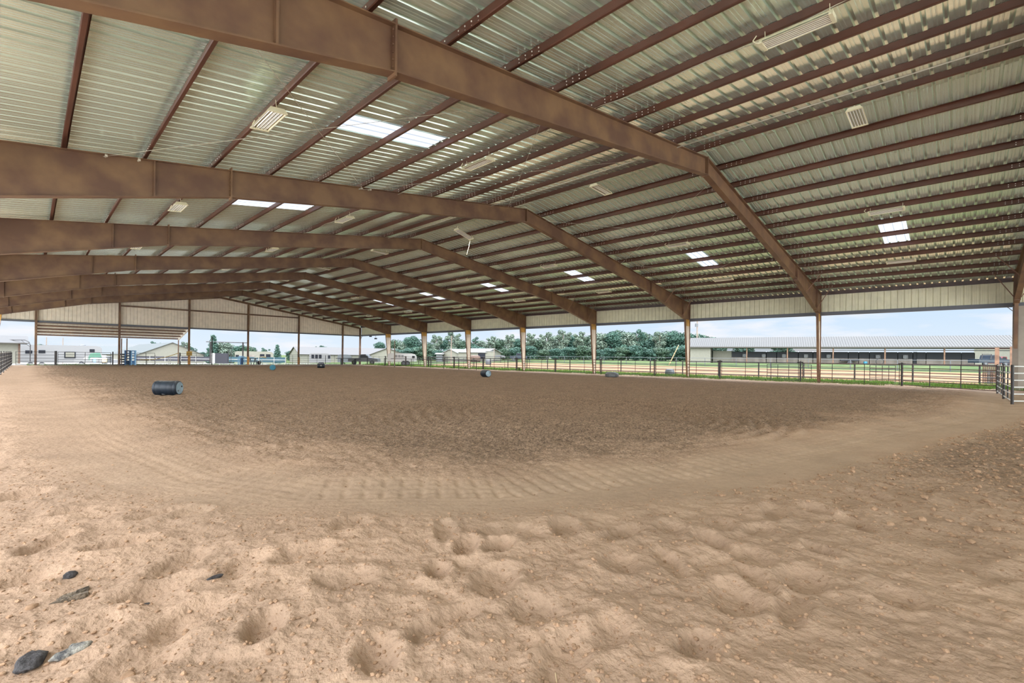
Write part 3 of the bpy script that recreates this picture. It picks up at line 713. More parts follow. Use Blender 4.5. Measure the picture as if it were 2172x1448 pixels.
# ------------------------------------------------------------------ pipe fences
def fence_panel(p, q, label, h=1.52, rails=6, z0=0.10, r=0.022, m='black', ups=2, group='pipe fence panels', rm=None):
    p = Vector((p[0], p[1], 0)); q = Vector((q[0], q[1], 0)); zb = tz(((p.x + q.x) / 2, (p.y + q.y) / 2))
    root = thing('pipe_fence', ((p.x + q.x) / 2, (p.y + q.y) / 2, zb), label, 'fence panel', group)
    for k in range(rails):
        z = z0 + (h - z0) * k / (rails - 1) + zb
        mb = MB(); mb.tube(p + Vector((0, 0, z)), q + Vector((0, 0, z)), r, 7); mb.build('rail', rm or m, root)
    for k in range(ups + 2):
        t = k / (ups + 1); c = p.lerp(q, 0.006 + t * 0.988); mb = MB(); mb.tube(c + Vector((0, 0, zb + z0)), c + Vector((0, 0, zb + h)), r * 1.02, 7); mb.build('upright', m, root)
    return root
def fence_post(p, label, h=1.66, r=0.06, m='black', cap=True, group='pipe fence posts'):
    zb = tz(p); root = thing('fence_post', (p[0], p[1], zb), label, 'fence post', group)
    mb = MB(); mb.tube((p[0], p[1], zb - 0.1), (p[0], p[1], zb + h), r, 10); mb.build('pipe', m, root)
    if cap:
        mb = MB(); mb.bar((p[0] - 0.05, p[1] - 0.20, zb + h - 0.04), (p[0] - 0.05, p[1] + 0.20, zb + h - 0.04), 0.09, 0.08); mb.tube((p[0], p[1], zb + h), (p[0], p[1], zb + h + 0.05), r * 0.8, 8); mb.build('hinge_clamp', m, root)
PY = [-4.95 + 6.15 * k for k in range(13)]      # thick posts along the right side
FX = 22.35
for k, y in enumerate(PY):
    fence_post((FX, y), f'thick black pipe post of the right arena fence, {ORD[k]} along from the near corner', h=1.60, r=0.065)
ylist = [-9.5] + PY
for k in range(1, len(PY)):
    fence_panel((FX, ylist[k] + (0.1 if k else 0)), (FX, ylist[k + 1] - 0.1), f'dark pipe span of the right arena fence, {ORD[k]} from the near corner', ups=2, m='black', rm='rust' if k < 2 else 'black')
# cross fence at the near right corner
CP = [(FX, -4.95), (18.4, -9.4), (12.9, -9.4), (8.7, -9.45), (11.8, -12.6)]
CL = ['dark pipe panel cutting across the near right corner of the arena', 'pale pipe panel just left of the right edge column', 'pale pipe panel between the two close black posts at the right edge', 'pale open pipe gate cut by the right edge of the photo']
for k in range(4):
    fence_panel(CP[k], CP[k + 1], CL[k], h=1.55, m='black', rm='rust' if k == 0 else 'silver', ups=2 if k == 0 else 1 + (k == 1), r=0.026)
    if k: fence_post(CP[k], ['', 'slim black corner post near the right edge', 'thicker black post right of the slim corner post', 'black post with a latch, nearest the right edge'][k], h=1.62, r=[0, .035, .05, .05][k], cap=False)
mb = MB(); mb.tube((8.75, -9.5, 0.98), (9.6, -10.35, 0.98), 0.02, 6); tag(mb.build('gate_latch_bar', 'black'), 'thin black latch bar sticking out beside the post at the right edge', 'latch')
# left fence
YL = [25 + 5.2 * k for k in range(10)]
for k in range(9):
    fence_panel((-21.2, YL[k]), (-21.2, YL[k + 1]), f'pale pipe panel of the left arena fence, {ORD[8 - k]} span from the far corner', m='black', rm='silver', ups=2)
    fence_post((-21.2, YL[k]), f'black post of the left arena fence, {ORD[8 - k]} away from the far corner post', h=1.65, r=0.035, cap=False)
# far end fence, built at the end wall
def endp(u): return spot(u, (LEND - 0.4 - EYE.y) / ray(u, CY).y).x
EY = LEND - 0.5
segs = [(33, 118, 'at the far left corner in front of the white trailer', 5, 1), (122, 235, 'in front of the gooseneck of the white trailer', 6, 1), (290, 328, 'to the right of the blue chute', 4, 1), (382, 449, 'before the grey windscreen, beside the amber sign', 6, 1),
        (606, 634, 'just left of the fifth end wall post', 6, 1), (634, 690, 'between the fifth end wall post and the dark barrel', 6, 2), (690, 727, 'behind the bench at the far right', 6, 1), (727, 764, 'at the far right corner of the arena', 6, 1)]
for u0, u1, lb, nr, up_ in segs:
    a_, b_ = endp(u0), endp(u1); fence_panel((a_, EY), (b_, EY), f'black pipe panel, far end, {lb}', rails=nr, ups=up_, h=1.62)
for u0, lb in ((118, 'thick, left'), (239, 'thin, left of the second wall post'), (381, 'with the yellow rope tied to it'), (449, 'tall, right of the amber sign')):
    fence_post((endp(u0), EY), f'black post, far end fence, {lb}', h=1.75 if u0 != 449 else 4.2, r=0.12 if u0 == 118 else 0.07, cap=False)
# low two rail fence by the far right
root = thing('rail_fence', (20.6, 45, 0), 'low black two rail fence in front of the far right columns', 'fence')
LR = [(28 - 7.0, 52.8 + 8), (20.9, 52.8), (21.1, 48.2), (20.3, 44.0), (19.3, 39.5), (18.9, 35.6)]
mb = MB(); mb.path([(x, y, 1.22) for x, y in LR], 0.04, 7); mb.build('top_rail', 'black', root)
for x, y in LR: mb = MB(); mb.tube((x, y, -.05), (x, y, 1.22), 0.045, 7); mb.build('post', 'black', root)

# ------------------------------------------------------------------ barrels
def drum(loc, axis_, label, body, lid, mark=False):
    d = Vector((axis_[0], axis_[1], 0)).normalized(); R = 0.292; L = 0.88
    zb = zdirt(loc[0], loc[1])
    root = thing('barrel', (loc[0], loc[1], zb), label, 'barrel', 'plastic barrels')
    c = Vector((loc[0], loc[1], zb + R - 0.01)); p = c - d * L / 2
    prof = [(0.012, R - 0.075), (0.004, R - 0.06), (0.0, R - 0.045), (0.004, R - 0.03), (0.03, R - 0.008), (0.07, R), (0.11, R + 0.003), (0.12, R - 0.003), (0.13, R + 0.003), (L * 0.34, R), (L * 0.36, R - 0.003), (L * 0.38, R), (L * 0.62, R), (L * 0.64, R - 0.003), (L * 0.66, R),
            (L - 0.13, R + 0.003), (L - 0.12, R - 0.003), (L - 0.11, R + 0.003), (L - 0.07, R), (L - 0.03, R - 0.008), (L - 0.004, R - 0.03), (L, R - 0.045), (L - 0.004, R - 0.06), (L - 0.012, R - 0.075)]
    mb = MB(); mb.lathe(prof, p, d, 40); mb.build('body', body, root, smooth=True)
    mb = MB(); mb.lathe([(L - 0.02, R - 0.05), (L + 0.002, R - 0.052), (L + 0.006, R - 0.07)], p, d, 40); mb.build('lid', lid, root)
    a = d.cross(Vector((0, 0, 1)))
    f = p + d * (L + 0.004)
    mb = MB(); q = f + a * (-0.12) + Vector((0, 0, 0.06)); mb.tube(q, q + d * 0.018, 0.034, 14); tag(mb.build('bung', 'black', root), 'dark bung hole')
    mb = MB(); q = f + a * 0.12 + Vector((0, 0, -0.10)); mb.tube(q, q + d * 0.02, 0.034, 14, cap=False); mb.tube(q, q + d * 0.012, 0.018, 10); tag(mb.build('bung', 'white', root), 'white bung ring')
    mb = MB(); mb.bar(f + a * -0.02 + Vector((0, 0, 0.02)), f + a * 0.10 + Vector((0, 0, -0.07)), 0.02, 0.012, up=d); mb.bar(f + a * -0.02 + Vector((0, 0, 0.02)), f + a * -0.05 + Vector((0, 0, 0.20)), 0.02, 0.012, up=d); mb.build('lid_rib', lid, root)
    if mark:
        cdir = (EYE - c); cdir.z = 0; cdir.normalize(); sd_ = (cdir - d * cdir.dot(d)).normalized()
        mb = MB()
        for (t0, t1, ang) in ((-0.12, -0.03, -0.90), (-0.11, 0.0, -0.99)):
            u_ = sd_ * math.cos(ang) + Vector((0, 0, 1)) * math.sin(ang)
            mb.bar(c + d * t0 + u_ * (R + 0.006), c + d * t1 + u_ * (R + 0.006), 0.02, 0.008, up=u_)
        tag(mb.build('label_mark', 'white', root), 'small worn white print')
    return root, c, d
drum((-16.0, 14.85), (0.773, -0.635), 'dark navy plastic barrel lying on its side at the left, nearest and largest', 'drumblue', 'drumlid', True)
drum((6.3, 20.3), (-0.209, -0.979), 'navy barrel lying near the middle of the right fence, grey-blue lid turned forward', 'drumblue', 'drumlid')
drum((-1.7, 45.2), (-0.323, -0.946), 'teal plastic barrel lying far off with its round teal lid facing the camera', 'drumteal', 'drumteal')
r4, c4, d4 = drum((6.4, 51.7), (0.915, -0.404), 'dark blue barrel lying side on far off, with a white square mark', 'drumblue', 'chutelight')
mb = MB(); cdir = (EYE - c4); cdir.z = 0; cdir.normalize(); q = c4 + cdir * 0.29; mb.bar(q - d4 * 0.09 + Vector((0, 0, .03)), q + d4 * 0.09 + Vector((0, 0, .03)), 0.03, 0.2, up=(0, 0, 1)); tag(mb.build('label_mark', 'white', r4), 'white square mark')
exec_more = True
# ------------------------------------------------------------------ stones, bark and clods in the foreground
def stone(x, y, sx, sy, sz, rz, seed, name, m, label, cat_, tilt=0.0):
    r_ = random.Random(seed); bm = bmesh.new(); bmesh.ops.create_icosphere(bm, subdivisions=3, radius=1)
    ph = [r_.uniform(0, 6) for _ in range(6)]
    for v in bm.verts:
        c = v.co; k = 1 + 0.13 * math.sin(3 * c.x + ph[0]) + 0.11 * math.sin(4 * c.y + ph[1]) + 0.07 * math.sin(7 * c.z + 5 * c.x + ph[2]) + 0.05 * math.sin(11 * c.y + 6 * c.x + ph[3])
        v.co = Vector((c.x * sx * k, c.y * sy * k, max(-0.5, min(0.75, c.z)) * sz * k))
    me = bpy.data.meshes.new(name); bm.to_mesh(me); bm.free(); me.materials.append(MT[m]); me.polygons.foreach_set('use_smooth', [True] * len(me.polygons))
    o = bpy.data.objects.new(name, me); COL.objects.link(o); o.location = (x, y, zdirt(x, y) + sz * 0.25); o.rotation_euler = (tilt, 0, rz)
    tag(o, label, cat_)
    return o
stone(-19.84, -4.31, 0.105, 0.05, 0.035, 1.25, 1, 'stone', 'rock', 'flat dark slate stone at the bottom left corner of the photo', 'stone')
stone(-19.68, -4.37 + 0.03, 0.085, 0.034, 0.028, 0.2, 2, 'stone', 'rock2', 'dark and white mottled stone just right of the flat slate stone', 'stone')
stone(-19.66, -4.22, 0.028, 0.022, 0.016, 0.8, 3, 'pebble', 'rock2', 'tiny pale grey pebble above the mottled stone', 'stone')
stone(-19.63, -3.15, 0.045, 0.028, 0.032, 0.3, 4, 'stone', 'rock', 'small dark stone behind the slab of bark at the left', 'stone')
stone(-19.30, -3.97, 0.035, 0.026, 0.02, 1.0, 5, 'stone', 'rock', 'little dark stone a step right of the slab of bark', 'stone')
stone(-18.89, -4.03 + 0.1, 0.055, 0.014, 0.02, 0.25, 6, 'wood_chip', 'rock', 'thin dark sliver half buried in the sand right of the bark', 'wood chip')
stone(-19.48, -4.75, 0.035, 0.028, 0.02, 0.4, 8, 'stone', 'clod', 'pale tan stone near the bottom edge of the photo', 'stone')
stone(-19.83, -3.58, 0.032, 0.028, 0.02, 0.4, 9, 'stone', 'clod', 'pale tan lump left of the slab of bark', 'stone')
# slab of bark: layered splinters
root = thing('bark_slab', (-19.66, -3.55, zdirt(-19.66, -3.55)), 'weathered slab of bark lying on the sand at the left', 'bark')
for k, (dx, dy, ln, wd, a_) in enumerate(((0, 0, 0.20, 0.075, 0.05), (0.02, 0.045, 0.17, 0.045, 0.15), (-0.01, -0.035, 0.19, 0.03, 0.0), (0.06, 0.055, 0.10, 0.03, 0.3))):
    mb = MB(); c, s_ = math.cos(a_), math.sin(a_); z = 0.004 + 0.004 * k
    P = lambda t, q, zz: (dx + t * c - q * s_, dy + t * s_ + q * c, zz)
    mb.hexa([P(-ln / 2, -wd * .2, z - .02), P(ln / 2, -wd * .5, z - .02), P(ln / 2 + .02, wd * .3, z - .02), P(-ln / 2 + .03, wd * .5, z - .02), P(-ln / 2, -wd * .1, z), P(ln / 2, -wd * .4, z + .02), P(ln / 2, wd * .2, z + .012), P(-ln / 2 + .05, wd * .4, z + .01)])
    mb.build('splinter', 'bark', root, loc=(0, 0, 0))
# straw
mb = MB(); q = Vector((-17.9, -6.35, 0)); q.z = zdirt(q.x, q.y) + 0.012; mb.tube(q, q + Vector((0.05, 0.05, 0.004)), 0.0025, 5); tag(mb.build('straw', 'straw'), 'single pale straw lying on the sand near the bottom of the photo', 'straw')
# clods and crumbs: far too many to count
def scatter(name, n, sampler, smin, smax, m, label, seed):
    r_ = np.random.default_rng(seed); V = []; F = []
    ico = [(0, 0, 1)] + [(0.894 * math.cos(a), 0.894 * math.sin(a), 0.447) for a in [2 * PI * i / 5 for i in range(5)]] + [(0.894 * math.cos(a), 0.894 * math.sin(a), -0.447) for a in [2 * PI * (i + .5) / 5 for i in range(5)]] + [(0, 0, -1)]
    fc = [(0, 1 + i, 1 + (i + 1) % 5) for i in range(5)] + [(1 + i, 6 + i, 1 + (i + 1) % 5) for i in range(5)] + [(6 + i, 6 + (i + 1) % 5, 1 + (i + 1) % 5) for i in range(5)] + [(11, 6 + (i + 1) % 5, 6 + i) for i in range(5)]
    ico = np.array(ico); xy = sampler(r_, n); z = dirt(xy[:, 0], xy[:, 1])
    sz = smin * (smax / smin) ** (r_.random(n) ** 2.2)
    for i in range(n):
        a = r_.random() * 6.28; c, s_ = math.cos(a), math.sin(a); k = ico * (1 + 0.5 * (r_.random((12, 1)) - .5)) * np.array([1.0, 0.75 + .3 * r_.random(), 0.6]) * sz[i]
        x_ = k[:, 0] * c - k[:, 1] * s_ + xy[i, 0]; y_ = k[:, 0] * s_ + k[:, 1] * c + xy[i, 1]; z_ = k[:, 2] + z[i] + sz[i] * 0.2
        o = len(V); V += list(zip(x_.tolist(), y_.tolist(), z_.tolist())); F += [(a0 + o, b0 + o, c0 + o) for a0, b0, c0 in fc]
    me = bpy.data.meshes.new(name); me.from_pydata(V, [], F); me.materials.append(MT[m]); o = bpy.data.objects.new(name, me); COL.objects.link(o)
    tag(o, label, 'dirt', kind='stuff')
def samp_near(r_, n):
    P = []
    while len(P) < n:
        d = 1.6 + 9 * r_.random() ** 1.5; a = YAW + (r_.random() - .5) * 1.75
        x, y = EYE.x + d * math.sin(a), EYE.y + d * math.cos(a)
        if abs(x) > 22: continue
        P.append((x, y))
    P = np.array(P); sd, sl = track_coords(P[:, 0], P[:, 1]); keep = (sd < -0.75) | (r_.random(n) < 0.10)
    return P[keep] if keep.sum() else P
def scat2(name, n, lo, hi, label, seed):
    r_ = np.random.default_rng(seed); P = samp_near(r_, n); scatter(name, len(P), lambda a, b: P, lo, hi, 'clod', label, seed)
scat2('dirt_crumbs', 26000, 0.0025, 0.019, 'crumbs and small clods of tan dirt strewn over the foreground', 3)
def samp_right(r_, n):
    P = np.stack([-14 + 22 * r_.random(n), -12 + 8 * r_.random(n)], 1); sd, sl = track_coords(P[:, 0], P[:, 1]); k = (sd < -0.85); P = P[k]
    return P
r_ = np.random.default_rng(5); Pq = samp_right(r_, 16000); scatter('dirt_clods', len(Pq), lambda a, b: Pq, 0.008, 0.045, 'clod', 'loose brown clods on the churned dirt right of the worn track', 5)
r_ = np.random.default_rng(6); Pq = np.stack([-18 + 26 * r_.random(16000), -6 + 16 * r_.random(16000)], 1); sd_, sl_ = track_coords(Pq[:, 0], Pq[:, 1]); Pq = Pq[(sd_ > 1.2)]
scatter('dirt_clods', len(Pq), lambda a, b: Pq, 0.006, 0.026, 'clod_dark', 'loose brown clods on the harrowed middle of the arena', 6)

# ------------------------------------------------------------------ grass along the right fence
def blades(name, n, x0, x1, y0, y1, h0, h1, label, seed, dens=None):
    r_ = np.random.default_rng(seed); V = []; F = []
    for i in range(n):
        t = r_.random() ** 1.6; y = y0 + (y1 - y0) * t; x = x0 + (x1 - x0) * r_.random()
        if vnoise(np.array([x * 0.9]), np.array([y * 0.9]), 40)[0] < -0.18 and r_.random() < 0.8: continue
        h = h0 + (h1 - h0) * r_.random() ** 2; a = r_.random() * 6.28; w_ = 0.008 + 0.012 * t; b = (r_.random() - .5) * h * 0.8; c = (r_.random() - .5) * h * 0.8
        z = tz((x, y)); ca, sa = math.cos(a) * w_, math.sin(a) * w_; o = len(V)
        V += [(x - ca, y - sa, z - .02), (x + ca, y + sa, z - .02), (x + ca * .7 + b * .4, y + sa * .7 + c * .4, z + h * .6), (x - ca * .7 + b * .4, y - sa * .7 + c * .4, z + h * .6), (x + b, y + c, z + h)]
        F += [(o, o + 1, o + 2, o + 3), (o + 3, o + 2, o + 4)]
    me = bpy.data.meshes.new(name); me.from_pydata(V, [], F); me.materials.append(MT['grass']); o = bpy.data.objects.new(name, me); COL.objects.link(o); tag(o, label, 'grass', kind='stuff')
blades('grass', 60000, 21.9, 27.0, -11.0, 70.0, 0.06, 0.34, 'bright green grass growing along the right fence line', 11)
blades('grass', 5000, -24.5, -21.4, 30.0, 72.0, 0.06, 0.25, 'green grass growing along the left fence line', 12)
blades('grass', 4500, -20, 22, 72.6, 75.0, 0.06, 0.25, 'grass fringe outside the far end posts', 13)
# leafy weeds at the foot of posts
def weed(x, y, h, label, seed):
    r_ = random.Random(seed); root = thing('weed', (x, y, 0), label, 'plant'); mb = MB(); ml = MB()
    for k in range(16):
        a = r_.uniform(0, 6.28); l = h * r_.uniform(0.5, 1); b = Vector((math.cos(a) * l * 0.45, math.sin(a) * l * 0.45, l)); mb.tube((0, 0, 0), b, 0.006, 4)
        for j in range(6):
            c = b * (0.4 + 0.1 * j); d = Vector((r_.uniform(-1, 1), r_.uniform(-1, 1), r_.uniform(0, .6))).normalized() * 0.12; s_ = d.cross(Vector((0, 0, 1))).normalized() * 0.035
            ml.add([c, c + d * .5 + s_, c + d, c + d * .5 - s_], [(0, 1, 2, 3)])
    mb.build('stem', 'trunk', root, loc=(0, 0, 0)); ml.build('leaf_cluster', 'grass', root, loc=(0, 0, 0))
weed(22.0, 31.2, 0.5, 'leafy weed at the foot of the fourth far column', 1)
weed(22.1, 41.5, 0.4, 'leafy weed at the foot of the fifth column from the right edge', 2)
weed(endp(745), EY - 0.6, 0.9, 'tall leafy weed at the right end of the bench', 3)
weed(endp(733), EY + 0.5, 0.5, 'low leafy weed behind the bench', 4)

# ------------------------------------------------------------------ trees
def make_leaves(r_, blobs, n, size):
    V = []; F = []
    wts = np.array([b[3] ** 2 for b in blobs]); wts /= wts.sum()
    for i in range(n):
        bx, by, bz, br = blobs[r_.choice(len(blobs), p=wts)]
        d = r_.normal(size=3); d /= np.linalg.norm(d); rad = br * (0.72 + 0.36 * r_.random()); c = np.array([bx, by, bz]) + d * rad * np.array([1, 1, 0.85])
        nn = d + 0.7 * r_.normal(size=3); nn /= np.linalg.norm(nn); a = np.cross(nn, [0.3, 0.2, 1]); a /= np.linalg.norm(a); b = np.cross(nn, a)
        s_ = size * (0.6 + 0.8 * r_.random()); o = len(V)
        V += [tuple(c + a * s_), tuple(c + b * s_ * .6), tuple(c - a * s_), tuple(c - b * s_ * .6)]; F.append((o, o + 1, o + 2, o + 3))
    me = bpy.data.meshes.new('crown'); me.from_pydata(V, [], F); return me
PROTO = {}
def tree_proto(key, kind, leaf, seed, n=5200):
    r_ = np.random.default_rng(seed); H = 10.0; blobs = []
    if kind == 'oak':
        for i in range(17):
            a = r_.random() * 6.28; q = r_.random() ** 0.5 * 3.0; z = 2.6 + 6.2 * r_.random(); q *= (1.15 - 0.5 * z / H); blobs.append((q * math.cos(a), q * math.sin(a), z, 1.0 + 0.9 * r_.random()))
        blobs += [(0, 0, 6.5, 2.4), (0.3, 0, 8.4, 1.3), (0, .4, 4.2, 2.4), (0.6, -.4, 2.2, 2.2), (-1.6, .5, 2.0, 1.8), (1.8, .2, 2.0, 1.8)]
    elif kind == 'thin':
        for i in range(11):
            a = r_.random() * 6.28; z = 5.0 + 4.6 * r_.random(); q = 2.2 * r_.random() ** .5; blobs.append((q * math.cos(a), q * math.sin(a), z, 0.45 + 0.7 * r_.random()))
        blobs += [(0, 0, 5.5, 1.6), (.4, 0, 3.5, 1.8), (-.5, .3, 2.2, 1.9)]
    elif kind == 'cone':
        for i in range(26):
            z = 1.0 + 8.6 * (i / 25.0); q = 2.2 * (1 - z / 10.6); a = i * 2.4; blobs.append((q * .6 * math.cos(a), q * .6 * math.sin(a), z, 0.5 + q * .55))
    me = make_leaves(r_, blobs, n, 0.24); me.materials.append(MT[leaf])
    mb = MB(); mb.tube((0, 0, -1.5), (0.1, 0, 4.5), 0.30, 8, 0.18); mb.tube((0.1, 0, 4.4), (0, 0.1, 8.6), 0.18, 7, 0.05)
    for i in range(7):
        b = blobs[i]; mb.tube((0.05, 0, min(b[2] * .6, 7)), (b[0], b[1], b[2]), 0.10, 5, 0.03)
    tm = bpy.data.meshes.new('trunk'); tm.from_pydata(mb.v, [], mb.f); tm.materials.append(MT['trunk']); PROTO[key] = (me, tm)
tree_proto('oakA', 'oak', 'leafA', 1); tree_proto('oakB', 'oak', 'leafB', 2); tree_proto('oakC', 'oak', 'leafC', 3); tree_proto('thin', 'thin', 'leafB', 4, 3600); tree_proto('thinC', 'thin', 'leafC', 14, 3600); tree_proto('cone', 'cone', 'leafC', 5, 4200)
def tree(key, u, Z, vtop, label, sxy=None, rz=None, group=None, zb=None):
    p = spot(u, Z); zb = tz(p) if zb is None else zb; top = hz(u, vtop, Z); s_ = (top - zb) / 10.2
    root = thing('tree', (p.x, p.y, zb), label, 'tree', group, rz if rz is not None else random.uniform(0, 6))
    for nm, me in zip(('crown', 'trunk'), PROTO[key]):
        o = bpy.data.objects.new(nm, me); COL.objects.link(o); o.parent = root
    k = s_ * (sxy or 1.0); root.scale = (k, k, s_)
DESC = {'oakA': 'mid green broadleaf tree', 'oakB': 'pale grey-green broadleaf tree', 'oakC': 'dark green broadleaf tree', 'thin': 'thin-topped pale tree', 'thinC': 'thin-topped dark tree', 'cone': 'dark conical evergreen'}
# hedge of trees beyond the outdoor arena, right of the far corner
line = [(806, 182, 722, 'oakC'), (836, 180, 716, 'oakA'), (858, 178, 720, 'oakB'), (875, 146, 708, 'oakC'), (908, 150, 722, 'oakA'), (925, 140, 709, 'thin'), (944, 150, 716, 'oakC'), (960, 142, 701, 'thin'), (978, 148, 716, 'oakA'),
        (1003, 144, 712, 'thinC'), (1022, 150, 719, 'oakB'), (1042, 142, 712, 'thin'), (1060, 150, 714, 'oakA'), (1082, 143, 708, 'thin'), (1098, 150, 714, 'oakC'), (1123, 146, 705, 'thin'), (1140, 150, 713, 'oakA'),
        (1160, 142, 703, 'thin'), (1178, 148, 708, 'oakB'), (1194, 143, 698, 'thin'), (1212, 150, 707, 'oakC'), (1229, 143, 702, 'thin'), (1246, 150, 706, 'oakA'), (1266, 142, 702, 'oakB'), (1284, 148, 706, 'thin'),
        (1300, 142, 697, 'oakC'), (1316, 150, 694, 'oakA'), (1332, 143, 700, 'oakB'), (1350, 142, 696, 'thinC'), (1363, 150, 699, 'oakA'), (1382, 146, 712, 'oakC'), (1399, 142, 702, 'thin'), (1412, 150, 697, 'oakA'), (1428, 143, 696, 'oakC'), (1443, 148, 704, 'oakA'), (1456, 142, 700, 'oakC'),
        (1478, 150, 703, 'oakC'), (1494, 152, 706, 'oakA')]
for k, (u, Z, vt, key) in enumerate(line):
    frac = ['behind the far right corner', 'around the white outbuildings', 'mid belt', 'near the utility pole'][min(3, k // 10)]
    tree(key, u, Z, vt, f'{DESC[key]} {frac}, {ORD[k % 10]} from the left there', 1.15 if key.startswith('oak') else 1.0, group='tree belt beyond the outdoor arena')
# shrubby lower row closes the belt
for k in range(24):
    u = 815 + k * 28; tree('oakC' if k % 3 else 'oakA', u, 134, 741 - (k % 4) * 3 - k * 0.15, f'bushy low tree in the front of the belt, {ORD[k % 12]} of its {"left" if k < 12 else "right"} dozen', 1.9, group='front row of the tree belt')
for u, Z, vt, key, lb in ((1511, 150, 711, 'oakC', 'small dark tree peeping over the stable roof beside the power pole'), (1526, 150, 715, 'thinC', 'second dark treetop over the left end of the stable roof'), (1578, 150, 717, 'oakC', 'dark treetop over the stable roof left of the middle'),
                          (1590, 150, 714, 'thinC', 'spiky dark treetop over the stable roof, right of the previous pair'), (1655, 160, 718, 'oakC', 'low dark treetop barely over the stable roof near the first column'),
                          (452, 110, 709, 'cone', 'tall dark conifer behind the tall pipe frame'), (470, 112, 722, 'oakB', 'pale round tree right of the tall conifer'), (484, 118, 731, 'cone', 'small pointed evergreen right of the tall conifer'), (512, 150, 729, 'oakC', 'round tree behind the cream motorhome, left'), (527, 150, 731, 'oakA', 'round tree behind the fourth end wall post'),
                          (540, 150, 737, 'cone', 'small pointed tree right of the fourth end wall post'), (563, 140, 736, 'thinC', 'thin dark tree above the motorhome windows'), (588, 120, 730, 'cone', 'bushy pine right of the motorhome'), (616, 160, 742, 'oakC', 'far low tree left of the long tan roof'),
                          (676, 170, 731, 'thinC', 'spreading dark tree above the long tan roof'), (684, 172, 731, 'oakC', 'flat-topped dark tree above the long tan roof, right of its twin'), (330, 210, 722, 'thinC', 'small dark treetop over the green roofed barn'), (392, 190, 724, 'thin', 'open-branched pale tree right of the barn gable'), (400, 195, 732, 'oakC', 'low tree right of the barn gable'),
                          (430, 200, 745, 'oakC', 'distant low dark tree left of the tall pipe frame'), (70, 150, 729, 'oakC', 'dark treetop over the left end of the white trailer'), (85, 150, 727, 'oakC', 'dark treetop over the white trailer next to the lean-to post')):
    tree(key, u, Z, vt, lb, 1.4 if key.startswith('oak') else 1.0)

# ------------------------------------------------------------------ buildings
def seg2(u0, u1, Z):
    """two ground points on the columns u0, u1, on a line square to the line of sight"""
    m = spot((u0 + u1) / 2, Z); v = m - Vector((EYE.x, EYE.y)); v.normalize(); out = []
    for u in (u0, u1):
        r = ray(u, CY); r2 = Vector((r.x, r.y)); out.append(Vector((EYE.x, EYE.y)) + r2 * ((m - Vector((EYE.x, EYE.y))).dot(v) / r2.dot(v)))
    return out
def atY(u, Y):
    r = ray(u, CY); return Vector((EYE.x + r.x * (Y - EYE.y) / r.y, Y))
def away(A, B):   # unit normal pointing away from the camera
    d = (B - A).normalized(); n = Vector((-d.y, d.x)); mid = (A + B) / 2
    return n if n.dot(mid - Vector((EYE.x, EYE.y))) > 0 else -n
def V3(p, z): return Vector((p.x, p.y, z))
def house(name, label, A, B, depth, eave, ridge, wallm, roofm, along=True, cat_='building', over=0.35, zb=None):
    """A-B is the front; ridge along the front (along) or the front is the gable"""
    n = away(A, B); d = (B - A).normalized(); zb = min(tz(A), tz(B)) - 0.3 if zb is None else zb
    root = thing(name, V3((A + B) / 2, zb + .3), label, cat_)
    C, D = B + n * depth, A + n * depth
    mw = MB(); mr_ = MB(); th = 0.12
    if along:
        m1, m2 = (A + D) / 2, (B + C) / 2
        mw.add([V3(A, zb), V3(B, zb), V3(C, zb), V3(D, zb), V3(A, eave), V3(B, eave), V3(C, eave), V3(D, eave), V3(m1, ridge), V3(m2, ridge)], [(0, 1, 5, 4), (1, 2, 6, 9, 5), (2, 3, 7, 6), (3, 0, 4, 8, 7), (4, 5, 9, 8), (6, 7, 8, 9)])
        for e0, e1, sg in ((A, B, -1), (D, C, 1)):
            sl_ = (ridge - eave) / (depth / 2); ez = eave - sl_ * over
            p = [V3(e0 - d * over + n * sg * over, ez), V3(e1 + d * over + n * sg * over, ez), V3(m2 + d * over, ridge), V3(m1 - d * over, ridge)]
            mr_.hexa(p + [q + Vector((0, 0, th)) for q in p])
    else:
        m1, m2 = (A + B) / 2, (C + D) / 2
        mw.add([V3(A, zb), V3(B, zb), V3(C, zb), V3(D, zb), V3(A, eave), V3(B, eave), V3(C, eave), V3(D, eave), V3(m1, ridge), V3(m2, ridge)], [(0, 1, 5, 8, 4), (1, 2, 6, 5), (2, 3, 7, 9, 6), (3, 0, 4, 7), (4, 8, 9, 7), (8, 5, 6, 9)])
        for e0, e1, sg in ((A, D, -1), (B, C, 1)):
            L = (B - A).length / 2; sl_ = (ridge - eave) / L; ez = eave - sl_ * over
            p = [V3(e0 + d * sg * over - n * over, ez), V3(e1 + d * sg * over + n * over, ez), V3(m2 + n * over, ridge), V3(m1 - n * over, ridge)]
            mr_.hexa(p + [q + Vector((0, 0, th)) for q in p])
    mw.build('wall', wallm, root); mr_.build('roof', roofm, root)
    return root, n, d
def facade(root, name, A, n, d, s0, s1, z0, z1, m, off=0.06, th=0.08, label=None):
    """flat panel in front of a front wall, s along the wall"""
    a, b = A + d * s0 - n * off, A + d * s1 - n * off; mb = MB(); c, e_ = a - n * th, b - n * th
    mb.hexa([V3(c, z0), V3(e_, z0), V3(b, z0), V3(a, z0), V3(c, z1), V3(e_, z1), V3(b, z1), V3(a, z1)]); o = mb.build(name, m, root)
    if label: o['label'] = label
    return o

